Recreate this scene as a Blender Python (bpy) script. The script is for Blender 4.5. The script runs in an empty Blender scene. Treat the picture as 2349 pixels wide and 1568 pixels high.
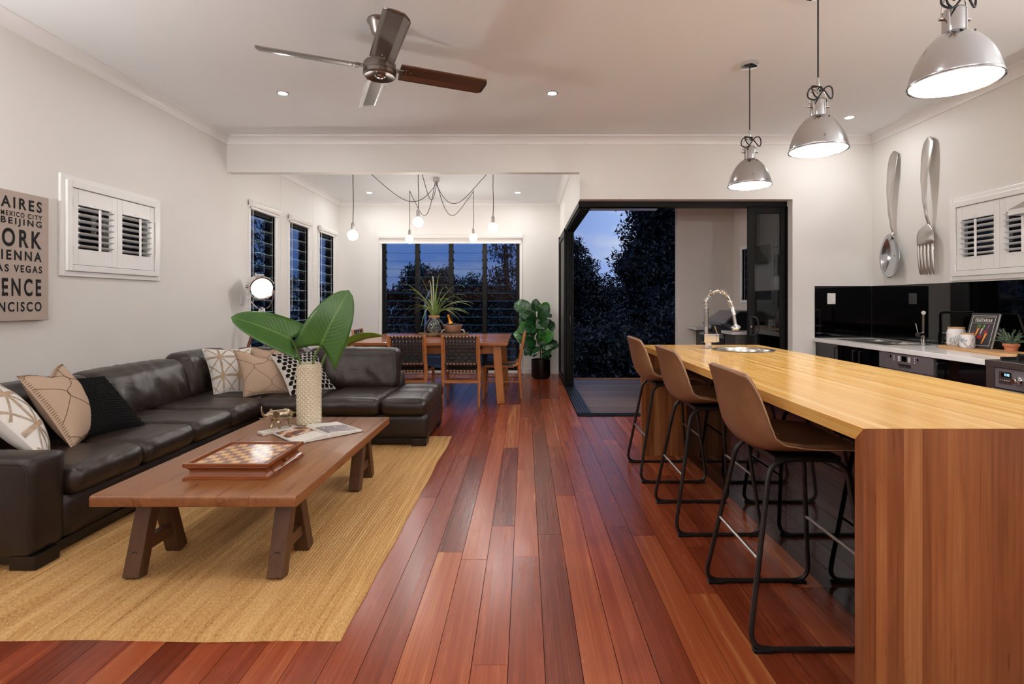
import bpy, math, random
from mathutils import Vector, Matrix, noise
random.seed(7)
S = bpy.context.scene
COL = S.collection
PI = math.pi

# ------------------------------------------------------------ camera, sky, exposure
cam_data = bpy.data.cameras.new('camera')
cam = bpy.data.objects.new('camera', cam_data)
COL.objects.link(cam)
cam.location = (0, 0, 1.27)
cam.rotation_euler = (PI / 2, 0, 0)
cam_data.sensor_width = 36.0
cam_data.lens = 36.0 * 1200 / 2349
cam_data.shift_x = -30.5 / 2349
cam_data.shift_y = -93.0 / 2349
cam_data.clip_start = 0.05
cam_data.clip_end = 300
S.camera = cam
S.view_settings.view_transform = 'Standard'
S.view_settings.look = 'None'
S.view_settings.exposure = EXPOSURE = -0.03
S.view_settings.gamma = 1.0
S.view_settings.use_curve_mapping = False

def lin(h):
    h = h.lstrip('#')
    out = []
    for i in (0, 2, 4):
        c = int(h[i:i + 2], 16) / 255
        out.append(c / 12.92 if c <= .04045 else ((c + .055) / 1.055) ** 2.4)
    return (out[0], out[1], out[2], 1)

class NT:
    """small node-tree helper"""
    def __init__(s, nt): s.t = nt
    def n(s, typ, ins=None, **props):
        nd = s.t.nodes.new(typ)
        for k, v in props.items(): setattr(nd, k, v)
        for k, v in (ins or {}).items():
            if isinstance(v, bpy.types.NodeSocket): s.t.links.new(v, nd.inputs[k])
            else: nd.inputs[k].default_value = v
        return nd
    def math(s, op, a, b=0.0, c=None):
        d = {0: a, 1: b}
        if c is not None: d[2] = c
        return s.n('ShaderNodeMath', d, operation=op).outputs[0]
    def ramp(s, fac, stops, interp='LINEAR'):
        nd = s.n('ShaderNodeValToRGB', {0: fac})
        r = nd.color_ramp
        r.interpolation = interp
        while len(r.elements) > len(stops): r.elements.remove(r.elements[-1])
        while len(r.elements) < len(stops): r.elements.new(.5)
        for e, (p, c) in zip(r.elements, stops):
            e.position = p
            e.color = c if len(c) == 4 else (*c, 1)
        return nd.outputs[0]
    def mix(s, fac, a, b, blend='MIX'):
        nd = s.n('ShaderNodeMix', data_type='RGBA', blend_type=blend)
        for i, v in ((0, fac), (6, a), (7, b)):
            if isinstance(v, bpy.types.NodeSocket): s.t.links.new(v, nd.inputs[i])
            else: nd.inputs[i].default_value = v
        return nd.outputs[2]

# dusk sky: a smooth gradient with drifting clouds
W = bpy.data.worlds.new('dusk_sky'); S.world = W; W.use_nodes = True
w = NT(W.node_tree); W.node_tree.nodes.clear()
tc = w.n('ShaderNodeTexCoord')
sep = w.n('ShaderNodeSeparateXYZ', {0: tc.outputs['Generated']})
grad = w.ramp(sep.outputs[2], [(0.0, (.10, .17, .42)), (.12, (.13, .22, .55)), (.5, (.07, .13, .40)), (1.0, (.04, .08, .28))])
cn = w.n('ShaderNodeTexNoise', {'Vector': w.n('ShaderNodeMapping', {0: tc.outputs['Generated'], 3: (3.0, 3.0, 9.0)}).outputs[0], 'Scale': 2.2, 'Detail': 6.0, 'Roughness': .55})
cl = w.ramp(cn.outputs[0], [(.46, (0, 0, 0)), (.64, (1, 1, 1))])
east = w.ramp(sep.outputs[0], [(0.0, (0, 0, 0)), (.25, (1, 1, 1))])
cloudc = w.mix(east, (.24, .29, .50, 1), (.62, .74, .98, 1))
base = w.mix(east, grad, (.42, .58, 1.0, 1))
bg = w.n('ShaderNodeBackground', {0: w.mix(cl, base, cloudc), 1: 1.0})
w.t.links.new(bg.outputs[0], w.n('ShaderNodeOutputWorld').inputs[0])

# lamp strengths, tuned here
E_DOWN = 650.0       # recessed downlights
E_PEND = 620.0       # bulbs in the metal pendants
E_BULB = 85.0        # filament globes over the dining table
E_FILL = 600.0      # unseen floor lamps added to brighten the ceiling
E_LENS = 3.0        # tripod lamp
WARM = (1.0, .93, .87, 1)
NEUT = (.98, .97, .96, 1)

# ------------------------------------------------------------ materials
def pmat(name, col, rough=.5, metal=0.0, spec=.5, coat=0.0, emit=None, es=0.0, alpha=None):
    m = bpy.data.materials.new(name); m.use_nodes = True
    b = m.node_tree.nodes['Principled BSDF']
    c = lin(col) if isinstance(col, str) else (*col[:3], 1)
    b.inputs['Base Color'].default_value = c
    b.inputs['Roughness'].default_value = rough
    b.inputs['Metallic'].default_value = metal
    b.inputs['Specular IOR Level'].default_value = spec
    b.inputs['Coat Weight'].default_value = coat
    b.inputs['Coat Roughness'].default_value = .08
    if emit:
        b.inputs['Emission Color'].default_value = emit
        b.inputs['Emission Strength'].default_value = es
    m.diffuse_color = c
    return m

def bumped(name, col, rough, nscale=80.0, strength=.15, dist=.002, metal=0.0, spec=.5, var=.0, stretch=(1, 1, 1), coat=0.0):
    """plain material with fine noise relief and slight colour variation"""
    m = pmat(name, col, rough, metal, spec, coat)
    t = NT(m.node_tree); b = m.node_tree.nodes['Principled BSDF']
    tc = t.n('ShaderNodeTexCoord')
    mp = t.n('ShaderNodeMapping', {0: tc.outputs['Object'], 3: stretch})
    nz = t.n('ShaderNodeTexNoise', {'Vector': mp.outputs[0], 'Scale': nscale, 'Detail': 4.0})
    bp = t.n('ShaderNodeBump', {'Height': nz.outputs[0], 'Strength': strength, 'Distance': dist})
    t.t.links.new(bp.outputs[0], b.inputs['Normal'])
    if var:
        c = lin(col) if isinstance(col, str) else (*col[:3], 1)
        lo = tuple(x * (1 - var) for x in c[:3]); hi = tuple(min(1, x * (1 + var)) for x in c[:3])
        n2 = t.n('ShaderNodeTexNoise', {'Vector': mp.outputs[0], 'Scale': nscale * .12, 'Detail': 5.0})
        t.t.links.new(t.ramp(n2.outputs[0], [(.3, lo), (.7, hi)]), b.inputs['Base Color'])
    return m

def wood(name, stops, axis=1, scale=5.0, rough=.3, coat=0.0, rnd=1.0, bump=.12, spec=.5, fine=1.0, mixr=.55):
    """wood with grain along the given axis; each object gets its own tone"""
    m = pmat(name, (.5, .3, .1), rough, spec=spec, coat=coat)
    t = NT(m.node_tree); b = m.node_tree.nodes['Principled BSDF']
    tc = t.n('ShaderNodeTexCoord'); oi = t.n('ShaderNodeObjectInfo')
    off = t.math('MULTIPLY', oi.outputs['Random'], 37.0)
    offv = t.n('ShaderNodeCombineXYZ', {0: off, 1: off, 2: off})
    vec = t.n('ShaderNodeVectorMath', {0: tc.outputs['Object'], 1: offv.outputs[0]}, operation='ADD')
    sc = [9.0, 9.0, 9.0]; sc[axis] = .55
    mp = t.n('ShaderNodeMapping', {0: vec.outputs[0], 3: tuple(sc)})
    g = t.n('ShaderNodeTexNoise', {'Vector': mp.outputs[0], 'Scale': scale * .45, 'Detail': 5.0, 'Distortion': 1.4})
    sc2 = [60.0 * fine] * 3; sc2[axis] = .8
    mp2 = t.n('ShaderNodeMapping', {0: vec.outputs[0], 3: tuple(sc2)})
    f = t.n('ShaderNodeTexNoise', {'Vector': mp2.outputs[0], 'Scale': scale * .6, 'Detail': 3.0})
    gg = t.math('MULTIPLY_ADD', f.outputs[0], .45, t.math('MULTIPLY', g.outputs[0], .55))
    tone = t.math('ADD', t.math('MULTIPLY', t.math('SUBTRACT', oi.outputs['Random'], .5), mixr * rnd), gg)
    t.t.links.new(t.ramp(tone, stops), b.inputs['Base Color'])
    bp = t.n('ShaderNodeBump', {'Height': f.outputs[0], 'Strength': bump, 'Distance': .0015})
    t.t.links.new(bp.outputs[0], b.inputs['Normal'])
    rr = t.math('MULTIPLY_ADD', g.outputs[0], .16, rough - .08)
    t.t.links.new(rr, b.inputs['Roughness'])
    return m

def pane(name, tint, fac=1.0):
    m = bpy.data.materials.new(name); m.use_nodes = True
    m.node_tree.nodes.clear(); t = NT(m.node_tree)
    fr = t.n('ShaderNodeFresnel', {'IOR': 1.5})
    tr = t.n('ShaderNodeBsdfTransparent', {0: tint})
    gl = t.n('ShaderNodeBsdfGlossy', {0: (1, 1, 1, 1), 1: .02})
    mx = t.n('ShaderNodeMixShader', {0: t.math('MULTIPLY', fr.outputs[0], fac), 1: tr.outputs[0], 2: gl.outputs[0]})
    t.t.links.new(mx.outputs[0], t.n('ShaderNodeOutputMaterial').inputs[0])
    return m

M = {}
M['wall'] = bumped('wall_paint', '#e7e4df', .55, 220, .05, .0008, spec=.3)
M['ceiling'] = bumped('ceiling_paint', '#eff2f3', .7, 200, .04, .0008, spec=.2)
M['trim'] = pmat('trim_gloss_paint', '#efeeec', .3, spec=.4)
M['white'] = pmat('white_plastic', '#e6e2dd', .35)
M['blind'] = bumped('blind_fabric', '#ddd7d0', .7, 300, .1, .0005, spec=.2)
M['floor'] = wood('jarrah_floor', [(.12, lin('#5c2415')), (.34, lin('#79331c')), (.55, lin('#8d3f24')), (.76, lin('#a1532e')), (.93, lin('#bd8247'))], 1, 4.0, .26, 0, 1.0, .02, mixr=.55)
M['floor_base'] = pmat('dark_floor_gap', '#3a140b', .6)
M['deck'] = wood('deck_timber', [(.2, lin('#4a3a34')), (.5, lin('#6b564c')), (.8, lin('#86705f'))], 0, 5.0, .45, 0, .7, .3)
M['black_metal'] = pmat('black_powdercoat', '#141416', .4, spec=.4)
M['bronze'] = pmat('black_window_frame', '#0c0a0a', .45, spec=.18)
M['black_gloss'] = pmat('black_gloss_panel', '#050506', .05, spec=.5)
M['black_glass'] = pmat('black_glass', '#020203', .025, spec=.55)
M['glass'] = pane('louvre_glass', (.80, .88, .92, 1), .5)
M['door_glass'] = pane('door_glass', (.55, .58, .60, 1), 1.6)
M['stack_glass'] = pane('stacked_door_glass', (.35, .37, .39, 1), .35)
M['glass_edge'] = pmat('green_glass_edge', '#4b8790', .12, spec=.8)
M['clear_glass'] = pane('vase_glass', (.93, .96, .97, 1), 1.3)
M['chrome'] = pmat('chrome', '#d9d9d9', .06, 1.0)
M['steel'] = bumped('brushed_steel', '#a9a3a0', .26, 60, .05, .0005, metal=1.0, stretch=(1, 12, 1))
M['fan_steel'] = bumped('fan_brushed_nickel', '#8f8782', .33, 40, .04, .0004, metal=1.0, stretch=(1, 14, 1))
M['polished'] = pmat('polished_aluminium', '#c6c9cc', .16, 1.0)
M['satin'] = bumped('satin_aluminium', '#bdb8b3', .3, 50, .04, .0005, metal=1.0)
M['dark_steel'] = bumped('dark_steel', '#857c80', .36, 60, .04, .0004, metal=.6)
M['stain_sink'] = pmat('sink_steel', '#c4c2be', .2, 1.0)
def leather(name, col, rough, w_str, scale):
    m = pmat(name, col, rough, spec=.5)
    t = NT(m.node_tree); b = m.node_tree.nodes['Principled BSDF']
    tc = t.n('ShaderNodeTexCoord')
    v = t.n('ShaderNodeTexVoronoi', {'Vector': tc.outputs['Object'], 'Scale': 220.0})
    n1 = t.n('ShaderNodeTexNoise', {'Vector': t.n('ShaderNodeMapping', {0: tc.outputs['Object'], 3: (scale, scale * .55, scale * .8)}).outputs[0], 'Scale': 1.0, 'Detail': 3.5, 'Distortion': 1.1})
    rid = t.math('ABSOLUTE', t.math('SUBTRACT', n1.outputs[0], .5))
    h = t.math('ADD', t.math('MULTIPLY', v.outputs[0], .05), t.math('MULTIPLY', rid, w_str))
    bp = t.n('ShaderNodeBump', {'Height': h, 'Strength': .42, 'Distance': .018})
    t.t.links.new(bp.outputs[0], b.inputs['Normal'])
    return m
M['sofa'] = leather('dark_brown_leather', '#2b201b', .33, 1.2, 6.0)
M['sofa_flat'] = leather('dark_brown_leather_taut', '#261c18', .40, .4, 6.0)
M['plinth'] = pmat('sofa_plinth_wood', '#140d0b', .4)
M['tan'] = bumped('tan_leather', '#7a5539', .38, 160, .12, .0008, var=.12)
M['thread'] = pmat('pale_thread', '#b08f6e', .7)
M['seam'] = pmat('dark_seam', '#3a2718', .7)
M['stool_frame'] = pmat('stool_black_steel', '#2b2725', .38, .5)
M['chrome_bar'] = pmat('worn_steel_bar', '#8d8480', .3, .9)
M['jute'] = None
M['ctable'] = wood('coffee_table_wood', [(.15, lin('#55331c')), (.4, lin('#7f4e2b')), (.65, lin('#96623a')), (.9, lin('#ad7a4b'))], 1, 6.0, .3, .1, .3, .1)
M['ctleg'] = wood('coffee_table_leg_wood', [(.2, lin('#33200f')), (.5, lin('#53351f')), (.85, lin('#704a2d'))], 2, 6.0, .45, 0, .3, .3)
M['knot'] = pmat('dark_knot', '#24160e', .5)
M['chess'] = wood('chess_box_wood', [(.2, lin('#6b3112')), (.5, lin('#85441c')), (.85, lin('#9c5a2a'))], 0, 5.0, .24, .3, .2, .05)
M['sq_dark'] = wood('walnut_square', [(.2, lin('#7a3e20')), (.8, lin('#98582f'))], 1, 6.0, .16, .4, .3, .02)
M['sq_light'] = wood('maple_square', [(.2, lin('#d09a5a')), (.8, lin('#e2b478'))], 1, 6.0, .16, .4, .3, .02)
M['dtable'] = wood('dining_table_wood', [(.15, lin('#6d3a1f')), (.45, lin('#9a5c36')), (.7, lin('#b17248')), (.9, lin('#c58a5e'))], 0, 6.0, .22, .3, .5, .06)
M['dleg'] = wood('dining_leg_wood', [(.2, lin('#8a4c22')), (.5, lin('#aa672f')), (.85, lin('#c08045'))], 2, 5.0, .35, 0, .3, .1)
M['chair'] = wood('teak_chair_wood', [(.2, lin('#99592b')), (.5, lin('#b87340')), (.85, lin('#cd8d57'))], 2, 6.0, .36, 0, .25, .08)
M['strap'] = pmat('dark_leather_strap', '#2a2625', .45)
ISL = [(.2, lin('#a5653a')), (.45, lin('#bf8049')), (.65, lin('#cf9a5c')), (.85, lin('#dfb678'))]
M['isl_top'] = wood('island_top_wood', [(.15, lin('#c08a42')), (.45, lin('#d19e52')), (.65, lin('#dbb068')), (.9, lin('#e9cc92'))], 1, 6.0, .17, .15, .7, .0, mixr=.45, fine=.6)
M['isl_side'] = wood('island_panel_wood', [(.12, lin('#6d3b1c')), (.4, lin('#8c5330')), (.62, lin('#a06339')), (.9, lin('#b98455'))], 2, 6.0, .3, .1, 1.0, .02, mixr=.55, fine=.7)
M['canvas'] = bumped('printed_canvas', '#b5a69b', .8, 320, .2, .0008, spec=.2)
M['leaf'] = None
M['pot_black'] = pmat('black_glazed_pot', '#0d0c0d', .3)
M['terracotta'] = bumped('terracotta', '#c07a58', .8, 120, .08, .0006, spec=.2)
M['ceramic'] = pmat('cream_ceramic', '#dccfb4', .2, coat=.5)
M['marble'] = bumped('white_marble', '#d2cabd', .3, 12, .0, .001, var=.06)
M['silver'] = bumped('champagne_silver', '#b7a88e', .25, 60, .1, .001, metal=1.0)
M['paper'] = pmat('paper', '#e2ddd5', .6, spec=.3)
M['ink_dark'] = pmat('dark_print', '#2c2a2c', .45)
M['worktop'] = pmat('white_worktop', '#e6e3df', .18)
M['bucket'] = bumped('hammered_pewter', '#bba99a', .42, 40, .15, .001, metal=1.0)
M['seagrass'] = bumped('woven_tray', '#8b7256', .75, 130, .6, .004, var=.4)
M['rope'] = bumped('rope_collar', '#ab8152', .8, 150, .5, .002)
M['foil'] = pmat('orange_foil', '#d98a1d', .3, .6)
M['bottle'] = pmat('dark_green_bottle', '#0f1d10', .1)
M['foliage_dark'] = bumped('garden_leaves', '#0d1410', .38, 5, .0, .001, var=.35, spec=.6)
M['bark'] = bumped('bark', '#3a3026', .9, 30, .5, .01)
M['grass'] = bumped('night_lawn', '#141b10', .9, 8, .3, .02, var=.3)
M['concrete'] = bumped('patio_wall_render', '#e2dad2', .7, 150, .06, .001, spec=.2)
M['bench_stone'] = pmat('patio_bench_top', '#c5c2c2', .25)
M['bench_front'] = pmat('patio_bench_front', '#3c3835', .5)
M['bbq'] = pmat('barbecue_enamel', '#7d7d84', .25, .3)
M['bbq_dark'] = pmat('barbecue_black', '#0c0c0d', .3)
M['green_light'] = pmat('fern_green', '#6f8f4a', .45)
M['herb'] = bumped('herb_leaves', '#6b7f68', .6, 40, .0, .001, var=.3)
def emitm(name, col, st):
    return pmat(name, '#ffffff', .4, emit=col, es=st)
M['em_down'] = emitm('downlight_glow', NEUT, E_DOWN)
M['em_pend'] = emitm('pendant_bulb_glow', NEUT, E_PEND)
M['em_bulb'] = emitm('globe_glow', WARM, E_BULB)
M['em_fill'] = emitm('fill_lamp_glow', NEUT, E_FILL)
M['em_lens'] = emitm('lamp_lens_glow', NEUT, E_LENS)
M['enamel'] = pmat('white_enamel', '#f2f0ec', .4)
M['cord'] = pmat('black_cord', '#17151a', .6)

def leafmat(name, c1, c2, rough, veins=15.0):
    m = pmat(name, c1, rough, spec=.5)
    t = NT(m.node_tree); b = m.node_tree.nodes['Principled BSDF']
    uv = t.n('ShaderNodeUVMap'); sp = t.n('ShaderNodeSeparateXYZ', {0: uv.outputs[0]})
    au = t.math('ABSOLUTE', t.math('SUBTRACT', sp.outputs[0], .5))
    ph = t.math('MULTIPLY', t.math('SUBTRACT', sp.outputs[1], t.math('MULTIPLY', au, .7)), veins * 2 * PI)
    vn = t.math('SINE', ph)
    mid = t.ramp(au, [(0.0, (1, 1, 1)), (.03, (0, 0, 0))])
    n = t.n('ShaderNodeTexNoise', {'Vector': t.n('ShaderNodeTexCoord').outputs['Object'], 'Scale': 7.0, 'Detail': 3.0})
    base = t.mix(n.outputs[0], lin(c1), lin(c2))
    t.t.links.new(t.mix(t.math('MULTIPLY', mid, .5), base, lin('#8aa85a')), b.inputs['Base Color'])
    bp = t.n('ShaderNodeBump', {'Height': vn, 'Strength': .16, 'Distance': .0015})
    t.t.links.new(bp.outputs[0], b.inputs['Normal'])
    return m
M['leaf'] = leafmat('philodendron_leaf', '#2f5320', '#466f2b', .3)
M['leaf_light'] = leafmat('young_leaf', '#5a7d23', '#78992f', .35)
M['fig'] = leafmat('fig_leaf', '#17381d', '#235528', .28, 7.0)
M['fig2'] = leafmat('fig_leaf_bright', '#2a6a26', '#438a2f', .3, 7.0)
M['stem'] = pmat('green_stem', '#5e7c3a', .4)

def jute():
    m = pmat('jute_weave', '#b89257', .9, spec=.15)
    t = NT(m.node_tree); b = m.node_tree.nodes['Principled BSDF']
    tc = t.n('ShaderNodeTexCoord')
    streak = t.n('ShaderNodeTexNoise', {'Vector': t.n('ShaderNodeMapping', {0: tc.outputs['Object'], 3: (26, .9, 1)}).outputs[0], 'Scale': 1.3, 'Detail': 6.0, 'Roughness': .65})
    fine = t.n('ShaderNodeTexNoise', {'Vector': t.n('ShaderNodeMapping', {0: tc.outputs['Object'], 3: (190, 75, 1)}).outputs[0], 'Scale': 1.0, 'Detail': 2.0})
    k = t.math('ADD', t.math('MULTIPLY', streak.outputs[0], .55), t.math('MULTIPLY', fine.outputs[0], .45))
    t.t.links.new(t.ramp(k, [(.3, lin('#84582f')), (.44, lin('#bd8f58')), (.6, lin('#d6ae76')), (.78, lin('#e3c692'))]), b.inputs['Base Color'])
    bp = t.n('ShaderNodeBump', {'Height': fine.outputs[0], 'Strength': .8, 'Distance': .006})
    t.t.links.new(bp.outputs[0], b.inputs['Normal'])
    return m
M['jute'] = jute()
def worn_ink():
    m = pmat('worn_black_print', '#211f1f', .7, spec=.2)
    t = NT(m.node_tree); b = m.node_tree.nodes['Principled BSDF']
    nz = t.n('ShaderNodeTexNoise', {'Vector': t.n('ShaderNodeTexCoord').outputs['Object'], 'Scale': 38.0, 'Detail': 5.0, 'Roughness': .7})
    big = t.n('ShaderNodeTexNoise', {'Vector': t.n('ShaderNodeTexCoord').outputs['Object'], 'Scale': 6.0, 'Detail': 1.0})
    k = t.math('ADD', nz.outputs[0], t.math('MULTIPLY', big.outputs[0], .55))
    t.t.links.new(t.ramp(k, [(.94, lin('#211f1f')), (.96, lin('#b5a69b'))]), b.inputs['Base Color'])
    return m
M['ink_worn'] = worn_ink()
def marbled():
    m = pmat('marbled_ceramic', '#e2ddda', .2, coat=.4)
    t = NT(m.node_tree); b = m.node_tree.nodes['Principled BSDF']
    tc = t.n('ShaderNodeTexCoord')
    nz = t.n('ShaderNodeTexNoise', {'Vector': t.n('ShaderNodeMapping', {0: tc.outputs['Object'], 2: (0, .6, .5), 3: (12, 26, 14)}).outputs[0], 'Scale': 1.0, 'Detail': 3.0, 'Distortion': 1.5})
    zz = t.n('ShaderNodeSeparateXYZ', {0: tc.outputs['Object']}).outputs[2]
    low = t.ramp(zz, [(.06, (1, 1, 1)), (.115, (0, 0, 0))])
    k = t.math('MULTIPLY', t.ramp(nz.outputs[0], [(.47, (0, 0, 0)), (.52, (1, 1, 1)), (.57, (.1, .1, .1))]), low)
    t.t.links.new(t.mix(k, lin('#e2ddda'), lin('#5d6877')), b.inputs['Base Color'])
    return m
M['marbled'] = marbled()
# ------------------------------------------------------------ geometry helpers
class MB:
    def __init__(s): s.v = []; s.f = []; s.uv = {}
    def add(s, vs, fs, uvs=None):
        o = len(s.v); s.v += [Vector(p) for p in vs]
        s.f += [tuple(o + i for i in f) for f in fs]
        if uvs:
            for i, u in enumerate(uvs): s.uv[o + i] = u
        return s
    def box(s, x0, y0, z0, x1, y1, z1):
        x0, x1 = min(x0, x1), max(x0, x1); y0, y1 = min(y0, y1), max(y0, y1); z0, z1 = min(z0, z1), max(z0, z1)
        return s.add([(x0, y0, z0), (x1, y0, z0), (x1, y1, z0), (x0, y1, z0), (x0, y0, z1), (x1, y0, z1), (x1, y1, z1), (x0, y1, z1)],
                     [(0, 3, 2, 1), (4, 5, 6, 7), (0, 1, 5, 4), (1, 2, 6, 5), (2, 3, 7, 6), (3, 0, 4, 7)])
    def bar(s, p, q, w, h, up=(0, 0, 1), w2=None, h2=None):
        """rectangular bar from p to q; w sideways, h along up"""
        p, q = Vector(p), Vector(q); d = (q - p).normalized(); up = Vector(up)
        a = d.cross(up)
        if a.length < 1e-4: a = d.cross(Vector((1, 0, 0)))
        a.normalize(); b = a.cross(d)
        vs = []
        for c, ww, hh in ((p, w, h), (q, w2 or w, h2 or h)):
            vs += [c - a * ww / 2 - b * hh / 2, c + a * ww / 2 - b * hh / 2, c + a * ww / 2 + b * hh / 2, c - a * ww / 2 + b * hh / 2]
        return s.add(vs, [(0, 1, 2, 3), (7, 6, 5, 4), (0, 4, 5, 1), (1, 5, 6, 2), (2, 6, 7, 3), (3, 7, 4, 0)])
    def tube(s, pts, r, n=8, closed=False, cap=True, sx=1.0):
        pts = [Vector(p) for p in pts]; m = len(pts)
        rr = r if isinstance(r, (list, tuple)) else [r] * m
        vs = []; prev = None
        for i, p in enumerate(pts):
            if closed: d = pts[(i + 1) % m] - pts[i - 1]
            else: d = pts[min(i + 1, m - 1)] - pts[max(i - 1, 0)]
            if d.length < 1e-9: d = Vector((0, 0, 1))
            d.normalize()
            if prev is None:
                a = d.cross(Vector((0, 0, 1)))
                if a.length < .05: a = d.cross(Vector((1, 0, 0)))
            else:
                a = prev - d * prev.dot(d)
            a.normalize(); prev = a; b = d.cross(a)
            for k in range(n):
                t = 2 * PI * (k + .5) / n
                vs.append(p + a * (math.cos(t) * rr[i] * sx) + b * (math.sin(t) * rr[i]))
        fs = []
        for i in range(m if closed else m - 1):
            j = (i + 1) % m
            for k in range(n):
                l = (k + 1) % n
                fs.append((i * n + k, i * n + l, j * n + l, j * n + k))
        if cap and not closed:
            fs.append(tuple(range(n - 1, -1, -1))); fs.append(tuple((m - 1) * n + k for k in range(n)))
        return s.add(vs, fs)
    def lathe(s, prof, n=24, c=(0, 0, 0), ax=(0, 0, 1), closed=False):
        ax = Vector(ax).normalized(); c = Vector(c)
        a = ax.cross(Vector((0, 1, 0)))
        if a.length < .05: a = ax.cross(Vector((1, 0, 0)))
        a.normalize(); b = ax.cross(a)
        vs = []; rows = []
        for r, z in prof:
            if r < 1e-6:
                rows.append([len(vs)] * n); vs.append(c + ax * z)
            else:
                rows.append(list(range(len(vs), len(vs) + n)))
                for k in range(n):
                    t = 2 * PI * k / n
                    vs.append(c + ax * z + a * (math.cos(t) * r) + b * (math.sin(t) * r))
        fs = []; R = rows + ([rows[0]] if closed else [])
        for p, q in zip(R, R[1:]):
            for k in range(n):
                l = (k + 1) % n
                f = []
                for i in (p[k], p[l], q[l], q[k]):
                    if i not in f: f.append(i)
                if len(f) > 2: fs.append(tuple(f))
        return s.add(vs, fs)
    def prism(s, poly, a, b, axis='z'):
        m = len(poly)
        def P(u, v, w):
            return {'z': (u, v, w), 'y': (u, w, v), 'x': (w, u, v)}[axis]
        vs = [P(u, v, a) for u, v in poly] + [P(u, v, b) for u, v in poly]
        fs = [tuple(range(m - 1, -1, -1)), tuple(range(m, 2 * m))]
        fs += [(i, (i + 1) % m, m + (i + 1) % m, m + i) for i in range(m)]
        return s.add(vs, fs)
    def sphere(s, c, r, n=12, m=8, sz=1.0):
        return s.lathe([(r * math.sin(PI * i / m) if 0 < i < m else 0, -r * sz * math.cos(PI * i / m)) for i in range(m + 1)], n, c)
    def grid(s, P, nu, nv, cu=False, cv=False, flip=False):
        """P(i, j) -> point (or point, uv)"""
        vs = []; uvs = []
        for j in range(nv):
            for i in range(nu):
                p = P(i, j)
                if isinstance(p, tuple) and len(p) == 2: uvs.append(p[1]); p = p[0]
                vs.append(p)
        fs = []
        for j in range(nv if cv else nv - 1):
            for i in range(nu if cu else nu - 1):
                a = j * nu + i; b = j * nu + (i + 1) % nu; c = ((j + 1) % nv) * nu + (i + 1) % nu; d = ((j + 1) % nv) * nu + i
                fs.append((a, d, c, b) if flip else (a, b, c, d))
        return s.add(vs, fs, uvs or None)
    def rbox(s, x0, y0, z0, x1, y1, z1, r, step=.05, puff=(0, 0, 0), wr=0.0, wf=6.0, seed=0.0, fn=None):
        """soft rounded box; puff swells each pair of faces, wr adds wrinkles"""
        C = Vector(((x0 + x1) / 2, (y0 + y1) / 2, (z0 + z1) / 2)); h = Vector((x1 - x0, y1 - y0, z1 - z0)) / 2
        key = {}; vs = []; fs = []
        cnt = [max(4, int(2 * h[i] / step)) for i in range(3)]
        def co(i, n):                      # denser near the rounded ends
            t = 2 * i / n - 1
            return math.copysign(1 - (1 - abs(t)) ** 1.35, t) if n > 4 else t
        def vert(q):
            k = tuple(round(c, 5) for c in q)
            if k in key: return key[k]
            p = Vector((q[0] * h[0], q[1] * h[1], q[2] * h[2]))
            inn = Vector([max(-(h[i] - r), min(h[i] - r, p[i])) for i in range(3)])
            d = p - inn
            if d.length > 1e-9:
                nd = d.normalized(); p = inn + nd * r if min(abs(d[0]), abs(d[1]), abs(d[2])) >= 0 and d.length > 0 else p
                # flat faces keep their plane
            for a in range(3):
                b, c = (a + 1) % 3, (a + 2) % 3
                if puff[a]: p[a] += math.copysign(puff[a], q[a]) * abs(q[a]) * max(0, 1 - q[b] ** 4) * max(0, 1 - q[c] ** 4)
            g = C + p
            if wr:
                t = noise.noise(Vector((g.x * wf + seed, g.y * wf * .8, g.z * wf))) + .5 * noise.noise(Vector((g.x * wf * 2.7, g.y * wf * 2.1 + seed, g.z * wf * 2.4)))
                nn = d.normalized() if d.length > 1e-9 else Vector((0, 0, 1))
                g += nn * t * wr
            if fn: g = fn(g, q)
            key[k] = len(vs); vs.append(g); return key[k]
        for a in range(3):
            b, c = (a + 1) % 3, (a + 2) % 3
            for sg in (-1, 1):
                for i in range(cnt[b]):
                    for j in range(cnt[c]):
                        idx = []
                        for di, dj in ((0, 0), (1, 0), (1, 1), (0, 1)):
                            q = [0, 0, 0]; q[a] = sg; q[b] = co(i + di, cnt[b]); q[c] = co(j + dj, cnt[c])
                            idx.append(vert(q))
                        fs.append(tuple(idx) if sg > 0 else tuple(reversed(idx)))
        return s.add(vs, fs)
    def mesh(s, name, smooth=False, ang=40, bevel=0.0):
        me = bpy.data.meshes.new(name)
        me.from_pydata([tuple(p) for p in s.v], [], s.f)
        if s.uv:
            ul = me.uv_layers.new(name='UVMap')
            for lp in me.loops: ul.data[lp.index].uv = s.uv.get(lp.vertex_index, (0, 0))
        if smooth:
            me.polygons.foreach_set('use_smooth', [True] * len(me.polygons))
            if ang < 180: me.set_sharp_from_angle(angle=math.radians(ang))
        me.update()
        return me
    def build(s, name, mat, parent=None, smooth=False, ang=40, bevel=0.0, sub=0, solid=0.0, seg=2):
        me = s.mesh(name, smooth, ang)
        o = link(name, me, mat, parent)
        if solid:
            md = o.modifiers.new('solid', 'SOLIDIFY'); md.thickness = solid; md.offset = -1
        if sub:
            md = o.modifiers.new('sub', 'SUBSURF'); md.levels = sub; md.render_levels = sub
        if bevel:
            md = o.modifiers.new('bevel', 'BEVEL'); md.width = bevel; md.segments = seg; md.limit_method = 'ANGLE'; md.angle_limit = .6
        return o

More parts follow.
